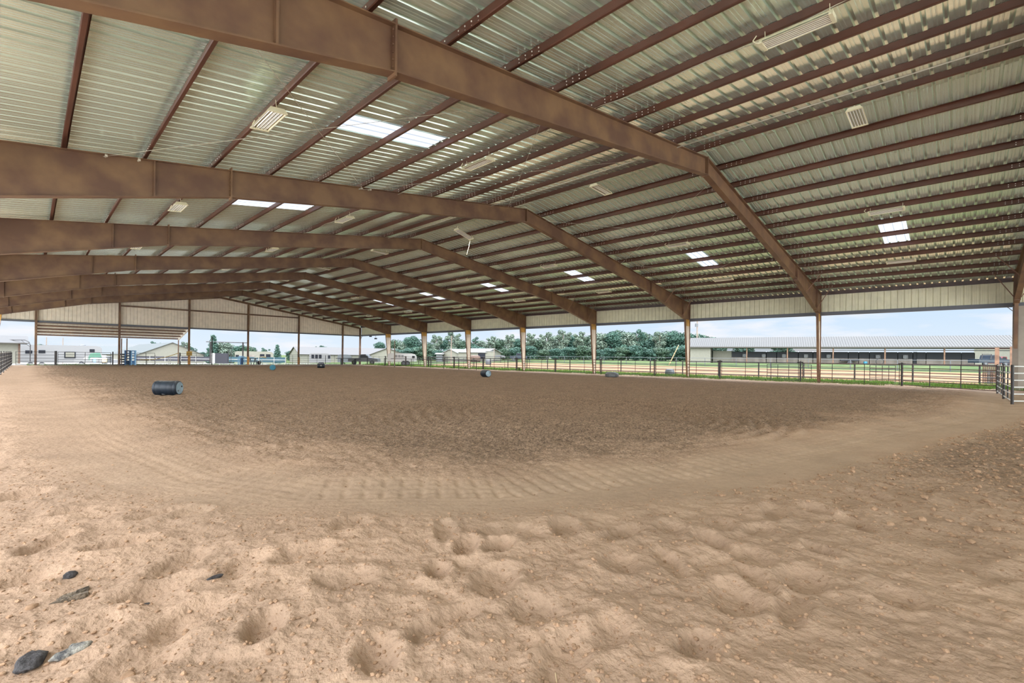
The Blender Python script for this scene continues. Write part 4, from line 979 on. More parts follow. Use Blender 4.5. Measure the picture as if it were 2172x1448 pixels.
# --- long shed-row stable, right
SL, SR = Vector((83.7, 36.0)), Vector((97.4, -14.3)); sdir = (SR - SL).normalized(); sn_ = away(SL, SR)
def sput(u, off=0.0):      # distance along the stable front for photo column u (front line moved back by off)
    r = ray(u, CY); o = SL + sn_ * off; den = r.x * sdir.y - r.y * sdir.x
    t = ((EYE.x - o.x) * r.y - (EYE.y - o.y) * r.x) / -(-den) if False else None
    # solve EYE + a r = o + s sdir
    a = ((o.x - EYE.x) * sdir.y - (o.y - EYE.y) * sdir.x) / den
    q = Vector((EYE.x + a * r.x, EYE.y + a * r.y)); return (q - o).dot(sdir), a
zg = 1.05
root = thing('stable', V3(SL.lerp(SR, 0.5), zg), 'long low shed-row stable with a grey metal roof beyond the right fence', 'stable')
SP = lambda s_, off, z: V3(SL + sdir * s_ + sn_ * off, z)
s_end = sput(2250)[0]; s0 = sput(1464)[0]; ez = 4.62; rz_ = 6.75; dep = 9.0
mb = MB()      # ribbed front slope
k = s0 - 0.6; cols = []
while k < s_end:
    for dy, h in ((0, 0), (0.03, 0.05), (0.09, 0.05), (0.12, 0)): cols.append((k + dy, h))
    k += 0.42
n = len(cols); mb.add([SP(a, -0.6, ez - 0.14 + h) for a, h in cols] + [SP(a, dep / 2, rz_ + h) for a, h in cols], [(i, i + 1, n + i + 1, n + i) for i in range(n - 1)])
p = [SP(s0 - 0.6, -0.6, ez - 0.24), SP(s_end, -0.6, ez - 0.24), SP(s_end, dep / 2, rz_ - 0.1), SP(s0 - 0.6, dep / 2, rz_ - 0.1)]; mb.hexa(p + [q + Vector((0, 0, 0.08)) for q in p])
p = [SP(s0 - 0.6, dep / 2, rz_ - 0.1), SP(s_end, dep / 2, rz_ - 0.1), SP(s_end, dep + 0.6, ez - 0.24), SP(s0 - 0.6, dep + 0.6, ez - 0.24)]; mb.hexa(p + [q + Vector((0, 0, 0.08)) for q in p])
mb.build('roof', 'greyroof', root)
mb = MB(); mb.hexa([SP(s0 - .6, -0.66, ez - 0.30), SP(s_end, -0.66, ez - 0.30), SP(s_end, -0.58, ez - 0.30), SP(s0 - .6, -0.58, ez - 0.30), SP(s0 - .6, -0.66, ez - 0.06), SP(s_end, -0.66, ez - 0.06), SP(s_end, -0.58, ez - 0.06), SP(s0 - .6, -0.58, ez - 0.06)]); mb.build('gutter', 'tanroof', root)
def sbox(name, u0, u1, off0, off1, z0, z1, m, label=None, par=root, su=None):
    a, b = (sput(u0, off0)[0], sput(u1, off0)[0]) if su is None else su
    mb = MB(); mb.hexa([SP(a, off0, z0), SP(b, off0, z0), SP(b, off1, z0), SP(a, off1, z0), SP(a, off0, z1), SP(b, off0, z1), SP(b, off1, z1), SP(a, off1, z1)]); o = mb.build(name, m, par)
    if label: o['label'] = label
    return o
sbox('end_room', 1464, 1507, 0.0, 5.0, zg - .3, ez - .1, 'cream', 'closed cream-sided room at the left end')
mb = MB(); a = s0; mb.prism([SP(a, 0, ez - .1), SP(a, dep, ez - .1), SP(a, dep / 2, rz_ - .12)], tuple(sdir * 0.1) + (0,)); mb.build('gable_end', 'cream', root)
sbox('inner_wall', 1512, 1552, 2.6, 5.6, zg - .3, ez - .9, 'cream', 'cream panelled tack room wall')
sbox('back_wall', 1530, 2068, 6.0, 6.1, zg - .3, zg + 2.5, 'darkmesh', 'dark netting behind the stalls')
stalls = [1552, 1584, 1626, 1648, 1670, 1694, 1725, 1767, 1800, 1822, 1845, 1877, 1905, 1937, 1945, 1965, 2003, 2040, 2068]
for k in range(len(stalls) - 1):
    a, b = stalls[k], stalls[k + 1]
    if b - a < 10: sbox('stall_gap', a, b, 2.5, 2.6, zg - .2, zg + 2.6, 'darkmesh'); continue
    sbox('stall_screen', a, b - 1.5, 2.4, 2.5, zg + 1.25, zg + 2.55, 'darkmesh', 'dark upper screen'); sbox('stall_board', a, b - 1.5, 2.35, 2.5, zg - .1, zg + 1.25, 'plywood', 'weathered grey board front')
for k, u in enumerate((1584, 1670, 1767, 1877, 2003, 2115)):
    a = sput(u, -0.2)[0]; mb = MB(); mb.hexa([SP(a - .1, -.3, zg - .3), SP(a + .1, -.3, zg - .3), SP(a + .1, -.1, zg - .3), SP(a - .1, -.1, zg - .3), SP(a - .1, -.3, ez - .25), SP(a + .1, -.3, ez - .25), SP(a + .1, -.1, ez - .25), SP(a - .1, -.1, ez - .25)]); mb.build('roof_post', 'timber', root)
sbox('header_beam', 1510, 2160, 2.5, 2.7, ez - 0.75, ez - 0.60, 'greybody')
for k, u in enumerate((1579, 1620, 1663, 1709.6, 1757.6, 1862.3, 1920.6)):
    a = sput(u, 2.2)[0]; rr = thing('box_fan', SP(a, 2.1, zg + 1.55), f'white box fan mounted on the stable stall screens, {ORD[k]} from the left', 'fan', 'stall fans')
    mb = MB(); h = 0.34
    for (x0, x1, z0, z1) in ((-h, h, 0, .06), (-h, h, 2 * h - .06, 2 * h), (-h, -h + .06, 0, 2 * h), (h - .06, h, 0, 2 * h)):
        mb.hexa([SP(a + x0, 2.1, zg + 1.3 + z0), SP(a + x1, 2.1, zg + 1.3 + z0), SP(a + x1, 2.3, zg + 1.3 + z0), SP(a + x0, 2.3, zg + 1.3 + z0), SP(a + x0, 2.1, zg + 1.3 + z1), SP(a + x1, 2.1, zg + 1.3 + z1), SP(a + x1, 2.3, zg + 1.3 + z1), SP(a + x0, 2.3, zg + 1.3 + z1)])
    mb.build('housing', 'white', rr)
    mb = MB(); mb.tube(SP(a, 2.16, zg + 1.3 + h), SP(a, 2.2, zg + 1.3 + h), h * .85, 14); mb.build('grille', 'greybody', rr)
# things in front of the stable
def wheel(mb, c, d, r, w_=0.18, n=16): mb.tube(c - d * w_ / 2, c + d * w_ / 2, r, n)
rr = thing('hay_cart', SP(sput(1802, 1)[0], 1.0, zg), 'low dark flat cart in front of the stable stalls', 'cart')
a = sput(1802, 1)[0]; mb = MB(); mb.hexa([SP(a - 1.5, .6, zg + .75), SP(a + 1.5, .6, zg + .75), SP(a + 1.5, 1.8, zg + .75), SP(a - 1.5, 1.8, zg + .75), SP(a - 1.5, .6, zg + .95), SP(a + 1.5, .6, zg + 1.15), SP(a + 1.5, 1.8, zg + 1.15), SP(a - 1.5, 1.8, zg + .95)]); mb.build('bed', 'darkmesh', rr)
mb = MB(); wheel(mb, SP(a, .6, zg + .4), V3(sn_, 0), .4); mb.build('wheel', 'tyre', rr)
a = sput(1835, 1.5)[0]; mb = MB(); mb.lathe([(0, .3), (.4, .33), (.7, .28)], SP(a, 1.2, zg + .0), (0, 0, 1), 16); tag(mb.build('feed_tub', 'drumteal'), 'blue feed tub before the stable stalls', 'tub')
a = sput(1866, 1.5)[0]; rr = thing('bicycle_wheel', SP(a, 1.4, zg), 'round dark hoop wheel leaning against a stable post', 'wheel'); mb = MB()
for i in range(20):
    t0, t1 = 2 * PI * i / 20, 2 * PI * (i + 1) / 20; mb.tube(SP(a + .6 * math.cos(t0), 1.4, zg + .7 + .6 * math.sin(t0)), SP(a + .6 * math.cos(t1), 1.4, zg + .7 + .6 * math.sin(t1)), .06, 6)
mb.build('rim', 'tyre', rr)
# building and pickup seen through the open right end of the stable
A, B = spot(2066, 108), spot(2200, 100); house('shed', 'cream metal shed seen through the open right end of the stable', A, B, 8, 6.0, 7.0, 'cream', 'greyroof', True)
def pickup(u, Z, L, label, body, flip=1, zb=None, rot=0.0):
    p = spot(u, Z); zb = tz(p) if zb is None else zb; d = Vector((RT.x * flip, RT.y * flip)); d.rotate(Matrix.Rotation(rot, 2)); n = Vector((-d.y, d.x)) * flip
    rr = thing('pickup_truck', V3(p, zb), label, 'truck'); P = lambda s_, o, z: V3(p + d * s_ + n * o, zb + z); Wd = 1.9
    prof = [(-L / 2, .55), (-L / 2, 1.15), (-.15 * L, 1.2), (-.12 * L, 1.85), (.08 * L, 1.9), (.2 * L, 1.25), (L / 2 - .1, 1.1), (L / 2, .55)]
    mb = MB(); mb.prism([P(a, 0, z) for a, z in prof], tuple(n * Wd) + (0,)); mb.build('body', body, rr)
    mb = MB(); mb.prism([P(a, -0.02, z) for a, z in ((-.10 * L, 1.25), (-.09 * L, 1.75), (.07 * L, 1.78), (.16 * L, 1.27))], tuple(n * (Wd + .04)) + (0,)); mb.build('window', 'glass', rr)
    for s_ in (-.3, .3):
        mb = MB(); wheel(mb, P(s_ * L, .1, .4), V3(n, 0), .4, .25); wh = mb.build('wheel', 'tyre', rr); mb = MB(); mb.tube(P(s_ * L, -.06, .4), P(s_ * L, -.02, .4), .2, 12); mb.build('hub', 'greybody', wh)
    return rr
rr = pickup(2112, 78, 5.6, 'dark pickup truck with a rack parked past the right end of the stable', 'drumblue', 1, zb=1.2)
p = spot(2112, 78); mb = MB()
for a in (-2.4, -0.9): mb.path([V3(p + Vector((RT.x, RT.y)) * a, 2.3), V3(p + Vector((RT.x, RT.y)) * (a + .2), 3.2)], .06, 6)
mb.path([V3(p + Vector((RT.x, RT.y)) * -2.3, 3.2), V3(p + Vector((RT.x, RT.y)) * -.7, 3.2)], .06, 6); mb.build('rack', 'black', rr)
rr = pickup(2131, 88, 3.6, 'red vehicle standing right of the dark pickup, mostly hidden', 'red', -1, zb=1.1)
for u, Z, vt, w_, lb in ((2115, 42, 737, .28, 'leaning thick reddish timber post beyond the near right corner'), (2146, 44, 735, .22, 'reddish timber post next to the right edge column')):
    p = spot(u, Z); mb = MB(); zt = hz(u, vt, Z); b = V3(p, tz(p) - .2); mb.bar(b, Vector((p.x + .25, p.y, zt)), w_, w_, up=(1, 0, 0)); tag(mb.build('timber_post', 'timber'), lb, 'post')
# stacked gates behind the corner
rr = thing('gate_stack', V3(spot(2100, 34), 0), 'stack of upright rusty pipe gates leaning behind the near right corner', 'gates')
for k in range(9):
    p = spot(2086 + k * 4.2, 36 - k * .3); mb = MB(); mb.tube(V3(p, 0), V3(p, 1.5), .04, 6); q = spot(2086 + k * 4.2 + 5, 36 - k * .3); mb.tube(V3(p, 1.5), V3(q, 1.5), .04, 6); mb.tube(V3(p, .9), V3(q, .9), .03, 6); mb.build('gate', 'rust', rr)
p = spot(2101, 35); mb = MB(); mb.bar(V3(p, 0), V3(p, 1.2), .3, .3, up=(1, 0, 0)); tag(mb.build('timber_stump', 'plywood'), 'pale square timber stump among the stacked gates', 'post')

# --- far fences of the outdoor arena
def rail_line(name, pts, zoff, r, m, label, n_posts=None, rails=(1.4, 0.9, 0.4), pr_=0.06):
    root = thing(name, (pts[0][0], pts[0][1], tz(pts[0])), label, 'fence')
    for h in rails: mb = MB(); mb.path([(x, y, tz((x, y)) + h) for x, y in pts], r, 6); mb.build('rail', m, root)
    for x, y in pts: mb = MB(); mb.tube((x, y, tz((x, y)) - .1), (x, y, tz((x, y)) + rails[0] + .05), pr_, 7); mb.build('post', m, root)
rail_line('pipe_fence', [(28.2, -20 + 3.7 * k) for k in range(24)], 0, .035, 'black', 'dark three rail pipe fence along the near side of the outdoor arena', rails=(1.4, 1.0, 0.55, 0.2))
rail_line('pipe_fence', [(58 + .1 * k, -22 + 5 * k) for k in range(19)], 0, .035, 'greybody', 'pale pipe fence along the far side of the outdoor arena', rails=(1.35, 0.75), pr_=.05)
rail_line('pipe_fence', [(28.2 + 5 * k, 66) for k in range(1, 7)], 0, .05, 'black', 'dark pipe fence closing the far end of the outdoor arena', rails=(1.35, .8, .4))
# gate panels leaning between fences, seen right of the middle
for u0, u1, Z, lb in ((1627, 1722, 40, 'spare dark pipe panel standing beyond the right fence between two columns'), (1845, 1900, 38, 'spare dark pipe panel standing beyond the right fence near its first thick post')):
    a_, b_ = spot(u0, Z), spot(u1, Z - 2); fence_panel(a_, b_, lb, ups=3, h=1.35, group='spare panels')
# tubs and tank in the outdoor arena
def lump(u, Z, sx, h, m, label, nm='water_tank', cat_='tank'):
    p = spot(u, Z); zb = tz(p); mb = MB(); mb.lathe([(0, sx * .9), (h * .15, sx), (h * .6, sx), (h * .9, sx * .85), (h, sx * .6)], (p.x, p.y, zb), (0, 0, 1), 18); tag(mb.build(nm, m, smooth=False), label, cat_)
lump(1421, 48, .48, .62, 'greybody', 'grey water tub beyond the right fence beside the second column')
lump(1297, 42, .55, .45, 'greybody', 'low grey and white bundle beyond the fence right of the third column', 'bundle', 'bundle')
lump(1306, 43, .3, .35, 'white', 'small white bag next to the grey bundle beyond the fence', 'bag', 'bag')
lump(1036, 88, .55, .9, 'greybody', 'grey tank right of the barrel, beyond the fence')
lump(1008, 110, 1.3, 1.5, 'rust', 'dull red round bale shape before the white outbuildings', 'bale', 'bale')

# --- utility poles and masts
def upole(u, Z, vt, r, label, xarm=True, guy=None):
    p = spot(u, Z); zt = hz(u, vt, Z); root = thing('utility_pole', V3(p, tz(p)), label, 'pole'); mb = MB(); mb.tube(V3(p, tz(p) - .3), V3(p, zt), r, 8, r * .7); mb.build('mast', 'pole', root)
    if xarm: mb = MB(); mb.bar(V3(p, zt - 1.6) + RT * -.5, V3(p, zt - 1.6) + RT * .15, .35, .8); mb.build('transformer', 'greybody', root)
    if guy: mb = MB(); q = spot(guy, Z); mb.tube(V3(p, zt - 3), V3(q, 4.5), .04, 5); mb.build('guy_wire', 'cable', root)
upole(1478, 118, 676, .22, 'tall utility pole with a transformer behind the left end of the stable', guy=1490)
upole(837, 70, 722, .10, 'thin pale mast left of the seventh column', False); upole(957, 90, 712, .10, 'thin pale mast in front of the white outbuildings', False)
upole(1048, 105, 738, .10, 'short pale mast at the right end of the white outbuildings', False)
upole(98, 120, 715, .13, 'short utility pole above the white trailer, left one', False); upole(133, 110, 716, .10, 'short utility pole above the white trailer, right one', False)
mb = MB(); p, q = spot(1419, 62), spot(1439, 60); mb.tube(V3(p, .9), V3(q, hz(1439, 732, 60)), .05, 6); tag(mb.build('leaning_pole', 'straw'), 'pale pole leaning diagonally beyond the fence left of the second column', 'pole')

# --- white outbuildings in front of the trees
def hv(u, v, Z): return hz(u, v, Z)
A, B = spot(936, 118), spot(974, 116)
house('outbuilding', 'small white gabled outbuilding, left one of the joined pair before the trees', A, B, 14, hv(955, 750, 118), hv(955, 740.5, 118), 'cream', 'white', False)
A, B = spot(972, 114), spot(1030, 112)
r1, n1, d1 = house('outbuilding', 'wide white outbuilding with a pale roof, right one of the joined pair before the trees', A, B, 12, hv(1000, 747, 113), hv(1000, 739.5, 119), 'cream', 'white', True)
facade(r1, 'window', A, n1, d1, 5.2, 7.0, 1.2, 2.6, 'glass')
A, B = spot(1030, 112), spot(1048, 112); house('annex', 'white flat-topped annex at the right end of the outbuildings', A, B, 7, hv(1040, 745, 112), hv(1040, 744.5, 112), 'cream', 'white', True, over=.1)
A, B = spot(925, 116), spot(938, 116); house('lean_to_shed', 'little open lean-to at the left of the white outbuildings', A, B, 5, hv(931, 751, 116), hv(931, 749, 116), 'greybody', 'white', True)
# --- long tan roofed barn and gable, far end right
A, B = spot(636, 132), spot(860, 150)
house('long_barn', 'very long low barn with a tan roof behind the far right of the arena', A, B, 16, hv(700, 752, 138), hv(740, 738, 148), 'cream', 'tanroof', True)
A, B = seg2(786, 858, 118)
house('gabled_barn', 'tan gabled barn in front of the right end of the long tan roof', A, B, 20, hv(820, 752, 118), hv(820, 738, 118), 'cream', 'tanroof', False)
A, B = seg2(470, 515, 150); house('gabled_cottage', 'small tan gabled house behind the tall pipe frame', A, B, 30, hv(490, 752, 150), hv(497, 739, 150), 'tanroof', 'tanroof', False)
# --- pale green roofed barn, left
A, B = atY(293, 150), atY(432, 150)
r1, n1, d1 = house('green_roof_barn', 'pale barn with a wide gable and green-grey roof behind the lean-to', A, B, 56, hv(362, 752, 129), hv(362, 726.5, 129), 'cream', 'greenroof', False)
A, B = seg2(212, 330, 175)
house('green_roof_barn', 'lower wing with a long green-grey roof at the left of the wide gable', A, B, 26, hv(260, 751, 182), hv(250, 735, 188), 'cream', 'greenroof', True)
A, B = seg2(-14, 43, 73)
r1, n1, d1 = house('shed', 'small cream shed with an overhanging roof at the far left edge', A, B, 8, hv(30, 727, 80), hv(10, 716, 84), 'cream', 'tanroof', True, over=0.9)
facade(r1, 'corner_board', A, n1, d1, (B - A).length - .25, (B - A).length, -.3, hv(30, 730, 80), 'rust')

# --- trailers and motorhomes
def trailer(u0, u1, Z, vtop, label, neck=None, wins=(), Z1=None, wheels=(), zb=None, m='white', hb=0.75, name='horse_trailer'):
    A, B = seg2(u0, u1, Z); d = (B - A).normalized(); n = away(A, B); L = (B - A).length; mid = (A + B) / 2; zb = tz(mid) if zb is None else zb
    zt = hz((u0 + u1) / 2, vtop, Z); H = zt - zb; root = thing(name, V3(mid, zb), label, 'trailer'); P = lambda s_, o, z: V3(A + d * s_ + n * o, zb + z)
    nk = L * neck if neck else 0.0
    prof = [(0, hb), (0, H - .25), (.15, H - .08), (.5, H), (L - .9, H), (L - .3, H - .12), (L, H - .5)] + ([(L, H * .52), (L - .4, H * .48), (L - nk, H * .48), (L - nk - .5, hb)] if neck else [(L, hb)])
    mb = MB(); mb.prism([P(a, 0, z) for a, z in prof], tuple(n * 2.4) + (0,)); mb.build('body', m, root)
    for (s0_, s1_, z0, z1, mm) in wins:
        mb = MB(); mb.hexa([P(s0_ * L, -.05, z0 * H), P(s1_ * L, -.05, z0 * H), P(s1_ * L, .02, z0 * H), P(s0_ * L, .02, z0 * H), P(s0_ * L, -.05, z1 * H), P(s1_ * L, -.05, z1 * H), P(s1_ * L, .02, z1 * H), P(s0_ * L, .02, z1 * H)]); mb.build('window' if mm == 'glass' else 'panel', mm, root)
    for s_ in wheels:
        mb = MB(); wheel(mb, P(s_ * L, .1, .42), V3(n, 0), .42, .25); wh = mb.build('wheel', 'tyre', root)
        mb = MB(); mb.tube(P(s_ * L, -.05, .42), P(s_ * L, -.01, .42), .22, 12); mb.build('hub', 'greybody', wh)
    return root, P, L, H
tr, P, L, H = trailer(40, 216, 86, 732, 'long white gooseneck horse trailer parked beyond the far left end of the arena', neck=.22, wins=((.07, .15, .60, .74, 'glass'), (.22, .30, .62, .76, 'glass'), (.525, .665, .40, .70, 'glass'), (.84, .905, .70, .84, 'glass')), wheels=(.13, .26), Z1=80)
mb = MB(); mb.hexa([P(L * .54, -.09, H * .44), P(L * .65, -.09, H * .44), P(L * .65, -.04, H * .44), P(L * .54, -.04, H * .44), P(L * .54, -.09, H * .67), P(L * .65, -.09, H * .67), P(L * .65, -.04, H * .67), P(L * .54, -.04, H * .67)]); tag(mb.build('window_blind', 'cream', tr), 'pale blind behind the large window')
mb = MB(); mb.lathe([(0, .5), (.12, .45), (.2, .2)], P(L * .75, 1.2, H), (0, 0, 1), 12); mb.build('roof_vent', 'greybody', tr)
mb = MB(); mb.tube(P(L * .93, .8, H * .48), P(L * .93, .8, .7), .08, 6); mb.build('neck_coupling', 'black', tr)
pickup(197, 79, 6.4, 'white pickup truck hitched under the gooseneck of the white trailer', 'white', 1)
mb = MB(); p = spot(188, 77.5); q = spot(207, 77.5); mb.prism([V3(p, .3), V3(p, .9), V3(p.lerp(q, .2), 1.45), V3(p.lerp(q, .8), 1.55), V3(q, .8), V3(q, .3)], tuple(away(p, q) * .8) + (0,)); tag(mb.build('tarp_bundle', 'greencanopy'), 'green tarpaulin bundle in front of the gooseneck of the white trailer', 'tarp')
for k, (u, m_) in enumerate(((196, 'white'), (203, 'chutelight'), (209, 'white'), (216, 'white'), (222, 'straw'))):
    p = spot(u, 76.5); mb = MB(); mb.lathe([(0, .3), (.1, .33), (.6, .33), (.75, .2)], (p.x, p.y, 0), (0, 0, 1), 10); tag(mb.build('storage_tub', m_), f'{["white", "pale blue", "white", "white", "tan"][k]} tub lined up below the gooseneck, {ORD[k]} from the left', 'tub', 'tubs below the gooseneck')
p = spot(231, 77); mb = MB(); mb.lathe([(0, .36), (.95, .38), (1.0, .30)], (p.x, p.y, 0), (0, 0, 1), 14); tag(mb.build('metal_barrel', 'greybody'), 'grey barrel standing left of the second end wall post', 'barrel')
rv_w = ((.02, .10, .45, .75, 'glass'), (.36, .50, .42, .75, 'plywood'), (.64, .76, .48, .82, 'glass'), (.80, .92, .48, .82, 'glass'))
trailer(498, 580, 108, 745, 'cream motorhome with two dark windows behind the teal windscreen', wins=rv_w, zb=-1.1, m='cream', name='motorhome')
trailer(656, 702, 92, 749, 'white stock trailer with three dark windows behind the end fence', wins=((.10, .22, .62, .9, 'glass'), (.27, .39, .62, .9, 'glass'), (.44, .56, .62, .9, 'glass'), (.86, .96, .62, .85, 'glass')), zb=-.6, wheels=(.5, .6))
trailer(716, 746, 100, 751.5, 'grey boxy trailer right of the white stock trailer', zb=-.6, m='greybody')
trailer(822, 884, 76, 749, 'white stock trailer with a row of slots parked beyond the far right corner', wins=((.25, .33, .80, .84, 'glass'), (.36, .44, .80, .84, 'glass'), (.47, .55, .80, .84, 'glass'), (.25, .33, .70, .74, 'glass'), (.36, .44, .70, .74, 'glass'), (.47, .55, .70, .74, 'glass'), (.84, .93, .64, .8, 'glass')), wheels=(.55, .68), zb=.05, m='bright')
trailer(1050, 1073, 104, 753, 'small grey-white stock trailer right of the outbuildings', m='greybody', zb=.9)
pickup(770, 84, 5.4, 'dark grey vehicle parked behind the far right corner post', 'greybody', 1, zb=.0); pickup(1100, 118, 4.4, 'distant dark blue car beyond the fence right of the outbuildings', 'drumblue', 1, zb=.9)

# ------------------------------------------------------------------ lean-to roof outside the far end
root = thing('lean_to_roof', (-11.5, 76, 0), 'lean-to roof with stripe-like purlins outside the far left end of the arena', 'lean-to')
Yo = LEND + 7.0; zo = 3.80; zi = 5.15; x0_, x1_ = -19.27, -3.85
mb = MB(); cols = []; k = x0_
while k < x1_: cols += [(k, 0), (k + .03, .04), (k + .09, .04), (k + .12, 0)]; k += RIB
n = len(cols); mb.add([(a, LEND + .45, zi + .16 + h) for a, h in cols] + [(a, Yo, zo + .16 + h) for a, h in cols], [(i, i + 1, n + i + 1, n + i) for i in range(n - 1)]); mb.build('sheet', 'panel', root)
for k in range(5):
    t = k / 4; y = LEND + .5 + (Yo - LEND - .6) * t; z = zi + (zo - zi) * t; mb = MB(); mb.box(x0_, x1_, y - .05, y + .05, z - .04, z + .14); mb.build('purlin', 'frame', root)
for x in (x0_, x1_): mb = MB(); mb.bar((x, LEND + .4, zi - .12), (x, Yo, zo - .12), .12, .16); mb.build('rafter', 'panel', root)
for x in (x0_, -10.6, -10.0, x1_): mb = MB(); mb.box(x - .06, x + .06, Yo - .2, Yo - .08, 0, zo - .1); mb.build('post', 'frame' if x != x0_ else 'panel', root)
mb = MB(); mb.box(x0_ - .1, x0_ + .02, LEND + .4, Yo, zo - .3, zo + .1) if False else mb.bar((x0_ - .05, LEND + .4, zi), (x0_ - .05, Yo, zo), .06, .34); mb.build('fascia', 'panel', root)

# ------------------------------------------------------------------ things by the far end
def hoop(u0, u1, Z, vt, label, r=.06, m='black'):
    A, B = spot(u0, Z), spot(u1, Z); zt = hz(u1, vt, Z); mb = MB(); root = thing('pipe_arch', V3(B, 0), label, 'pipe frame')
    mb.path([V3(B, 0), V3(B, zt - .8), V3(B.lerp(A, .06), zt - .3), V3(B.lerp(A, .2), zt), V3(A, zt)], r, 8); mb.path([V3(B.lerp(A, .35), zt), V3(B, zt - 1.1)], r * .6, 6); mb.build('pipe', m, root)
hoop(8, 64, 74, 721, 'black bent pipe frame arching over the walkway at the far left')
root = thing('goalpost', V3(spot(480, 79), 0), 'tall thin goalpost-like pipe frame with a crossbar beyond the far end', 'pipe frame')
p, q = spot(446, 79), spot(515, 79); zt = hz(480, 725, 79); mb = MB(); mb.tube(V3(spot(437, 79), zt), V3(spot(524, 79), zt - .1), .07, 7); mb.build('crossbar', 'black', root)
for a in (p, q): mb = MB(); mb.tube(V3(a, 0), V3(a, zt), .12, 8); mb.build('post', 'black', root)
for u in (485, 490): mb = MB(); a = spot(u, 84); mb.tube(V3(a, 0), V3(a, hz(u, 741, 84)), .05, 6); tag(mb.build('thin_pole', 'black'), 'thin black pole %s inside the tall pipe frame' % ('left' if u == 485 else 'right'), 'pole')
def screen(u0, u1, Z, vt, m, label, z0=.35, th=.05):
    A, B = spot(u0, Z), spot(u1, Z); root = thing('windscreen_fence', V3((A + B) / 2, 0), label, 'fence screen'); zt = hz((u0 + u1) / 2, vt, Z); n = away(A, B); mb = MB()
    mb.hexa([V3(A, z0), V3(B, z0), V3(B + n * th, z0), V3(A + n * th, z0), V3(A, zt), V3(B, zt), V3(B + n * th, zt), V3(A + n * th, zt)]); mb.build('fabric', m, root)
    for k in range(int((B - A).length // 3) + 2):
        t = min(1, k * 3 / (B - A).length); c = A.lerp(B, t) - n * .05; mb = MB(); mb.tube(V3(c, 0), V3(c, zt + .05), .035, 6); mb.build('post', 'silver', root)
    mb = MB(); mb.tube(V3(A - n * .05, (z0 + zt) / 2), V3(B - n * .05, (z0 + zt) / 2), .03, 6); mb.build('mid_rail', 'silver', root)
    return root
screen(483, 606, 90, 757, 'tealscreen', 'dark teal windscreen fabric on a fence beyond the middle of the far end', .1)
screen(286, 382, 92, 755.5, 'greyscreen', 'dark grey windscreen fabric below the wide barn gable', .1); screen(384, 446, 93, 756, 'greyscreen', 'dark grey windscreen fabric behind the panel with the amber sign', .1)
A, B = spot(456, 80), spot(482, 80); mb = MB(); n = away(A, B); mb.hexa([V3(A, 0), V3(B, 0), V3(B + n * .3, 0), V3(A + n * .3, 0), V3(A, 1.75), V3(B, 1.75), V3(B + n * .3, 1.75), V3(A + n * .3, 1.75)]); tag(mb.build('stacked_boards', 'greyscreen'), 'dark grey solid panel left of the teal windscreen', 'panel')
A, B = spot(447, 80.5), spot(455, 80.5); mb = MB(); mb.hexa([V3(A, 0), V3(B, 0), V3(B + n * .2, 0), V3(A + n * .2, 0), V3(A, 1.75), V3(B, 1.75), V3(B + n * .2, 1.75), V3(A + n * .2, 1.75)]); tag(mb.build('gate_sheet', 'silver'), 'pale grey sheet beside the dark solid panel', 'panel')
# amber sign on the third end wall post
x = -3.85; mb = MB(); mb.box(x - .34, x + .34, LEND - .24, LEND - .19, 1.35, 1.95); mb.build('sign_board', 'sign', POSTS[2])['label'] = 'amber square sign board'
# yellow rope
mb = MB(); xa_, xb_ = endp(296), endp(378); pts = []
for i in range(17):
    t = i / 16; pts.append((xa_ + (xb_ - xa_) * t, EY - .1, 0.75 + 0.95 * t ** 1.3 - 0.9 * t * (1 - t)))
mb.path(pts, .045, 6); tag(mb.build('yellow_rope', 'yellow'), 'yellow rope sagging across the gateway at the far end', 'rope')
for k, u in enumerate((312, 330, 358, 362)):
    x = endp(u); mb = MB(); mb.tube((x, EY + .3, 0), (x, EY + .3, [.9, 1.35, 1.05, 1.1][k]), .04, 6); tag(mb.build('short_post', 'silver' if k else 'black'), f'short thin post standing in the roped gateway, {ORD[k]} from the left', 'post', 'gateway posts')
# blue chute
def chute(u0, u1, label, m, y=EY - .4):
    xa_, xb_ = endp(u0), endp(u1); root = thing('chute_gate', ((xa_ + xb_) / 2, y, 0), label, 'chute')
    for x in (xa_, xb_): mb = MB(); mb.box(x - .07, x + .07, y - .5, y + .1, 0, 1.95); mb.build('side', m, root)
    for z in (.1, .45, .8, 1.15, 1.5, 1.82): mb = MB(); mb.box(xa_, xb_, y - .06, y + .0, z, z + .13); mb.build('bar', m, root)
    mb = MB(); mb.box(xa_, xb_, y + .02, y + .05, .1, .6); mb.build('kick_plate', m, root)
chute(264, 274, 'dark blue slatted chute gate right of the second end wall post', 'chute'); chute(276, 285, 'lighter blue slatted chute gate at the right of the dark one', 'chutelight')
rr = thing('tyre_stack', (endp(260), EY - .3, 0), 'stacked dark tyres between the second end wall post and the blue chute', 'tyres')
for k in range(5): mb = MB(); mb.lathe([(0, .2), (.02, .32), (.17, .32), (.19, .2)], (endp(260) + (.08 if k % 2 else -.05), EY - .3, .0 + .33 * k), (0, 0, 1), 14); mb.build('tyre', 'tyre', rr)
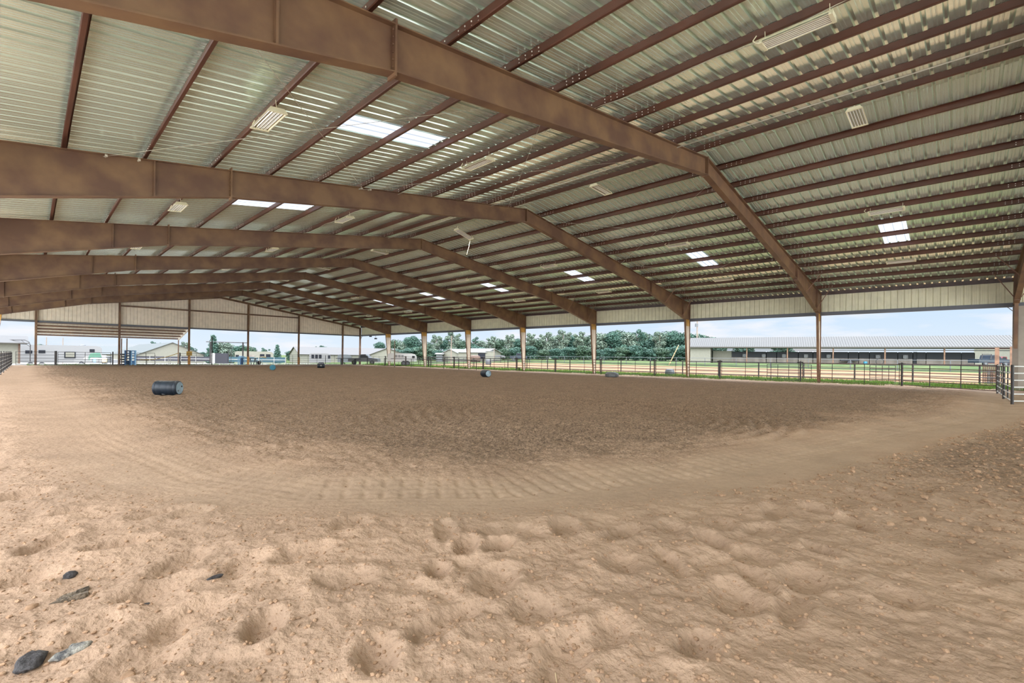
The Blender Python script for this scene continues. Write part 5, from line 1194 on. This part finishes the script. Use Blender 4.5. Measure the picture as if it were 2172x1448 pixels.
# barrel rack, picnic table, bench
rr = thing('roping_dummy', (endp(514), EY + .3, 0), 'small blue arched pen with pale tube hoops left of the fourth end wall post', 'pen'); xa_, xb_ = endp(508.5), endp(519)
for y in (EY, EY + .8): mb = MB(); mb.path([(xa_, y, 0), (xa_, y, 1.05), (xa_ + .15, y, 1.3), (xb_ - .15, y, 1.3), (xb_, y, 1.05), (xb_, y, 0)], .05, 7); mb.build('hoop', 'chutelight', rr)
mb = MB(); mb.box(xa_ + .15, xb_ - .15, EY + .1, EY + .7, .05, 1.05); mb.build('padded_body', 'chute', rr)
def table(u0, u1, y, label, ztop=.95, name='picnic_table', topm='plywood'):
    xa_, xb_ = endp(u0), endp(u1); root = thing(name, ((xa_ + xb_) / 2, y, 0), label, 'table' if name == 'picnic_table' else 'bench')
    mb = MB(); mb.box(xa_, xb_, y - .4, y + .4, ztop, ztop + .07); mb.build('top', topm, root)
    if name == 'picnic_table':
        for s_ in (-.8, .8): mb = MB(); mb.box(xa_ + .1, xb_ - .1, y + s_ - .14, y + s_ + .14, .5, .56); mb.build('bench_board', topm, root)
    for x in (xa_ + (xb_ - xa_) * .2, xb_ - (xb_ - xa_) * .2):
        for s_ in (-1, 1): mb = MB(); mb.bar((x, y + s_ * (.7 if name == 'picnic_table' else .2), 0), (x, y + s_ * .2, ztop), .1, .1); mb.build('leg', 'greybody' if name == 'picnic_table' else 'darkmesh', root)
table(532, 551, EY + 1.4, 'picnic table with pale boards between the fourth and fifth end wall posts')
rr = thing('wheelbarrow', (endp(558), EY + 1.2, 0), 'tipped wheelbarrow propped right of the picnic table', 'wheelbarrow'); x = endp(558); mb = MB()
mb.prism([(x - .9, EY + 1.0, 1.12), (x + .5, EY + 1.0, 1.3), (x + .9, EY + 1.0, 1.02), (x + .4, EY + 1.0, 1.16)], (0, .6, 0)); mb.build('tray', 'straw', rr); mb = MB(); mb.tube((x - .2, EY + 1.2, .3), (x - .2, EY + 1.35, .3), .3, 14); mb.build('wheel', 'tyre', rr)
mb = MB(); mb.bar((x - .1, EY + 1.1, 0), (x - .3, EY + 1.1, 1.3), .06, .06); mb.bar((x + .3, EY + 1.1, 0), (x + .1, EY + 1.1, .8), .06, .06); mb.build('handle', 'silver', rr)
table(705, 753, EY - 1.6, 'long dark bench-like platform at the far right end of the arena', 1.05, 'bench', 'darkmesh')
# flood lights under the right eave
for u, v, lb in ((1429, 681, 'small dark floodlight under the eave right of the second column'), (786, 713, 'small dark floodlight under the eave at the far right corner'), (797, 718, 'small dark hanging lamp left of the seventh column')):
    r = ray(u, v); a = (HW + 0.1 - EYE.x) / r.x; p = EYE + r * a; z = p.z; rr = thing('floodlight', (p.x, p.y, z), lb, 'floodlight', 'eave floodlights')
    mb = MB(); mb.box(p.x - .16, p.x + .16, p.y - .2, p.y + .2, z - .1, z + .12); mb.build('housing', 'darkmesh', rr); mb = MB(); mb.tube((p.x, p.y, z + .1), (p.x - .02, p.y, EAVE - .08), .025, 6); mb.build('bracket', 'black', rr)
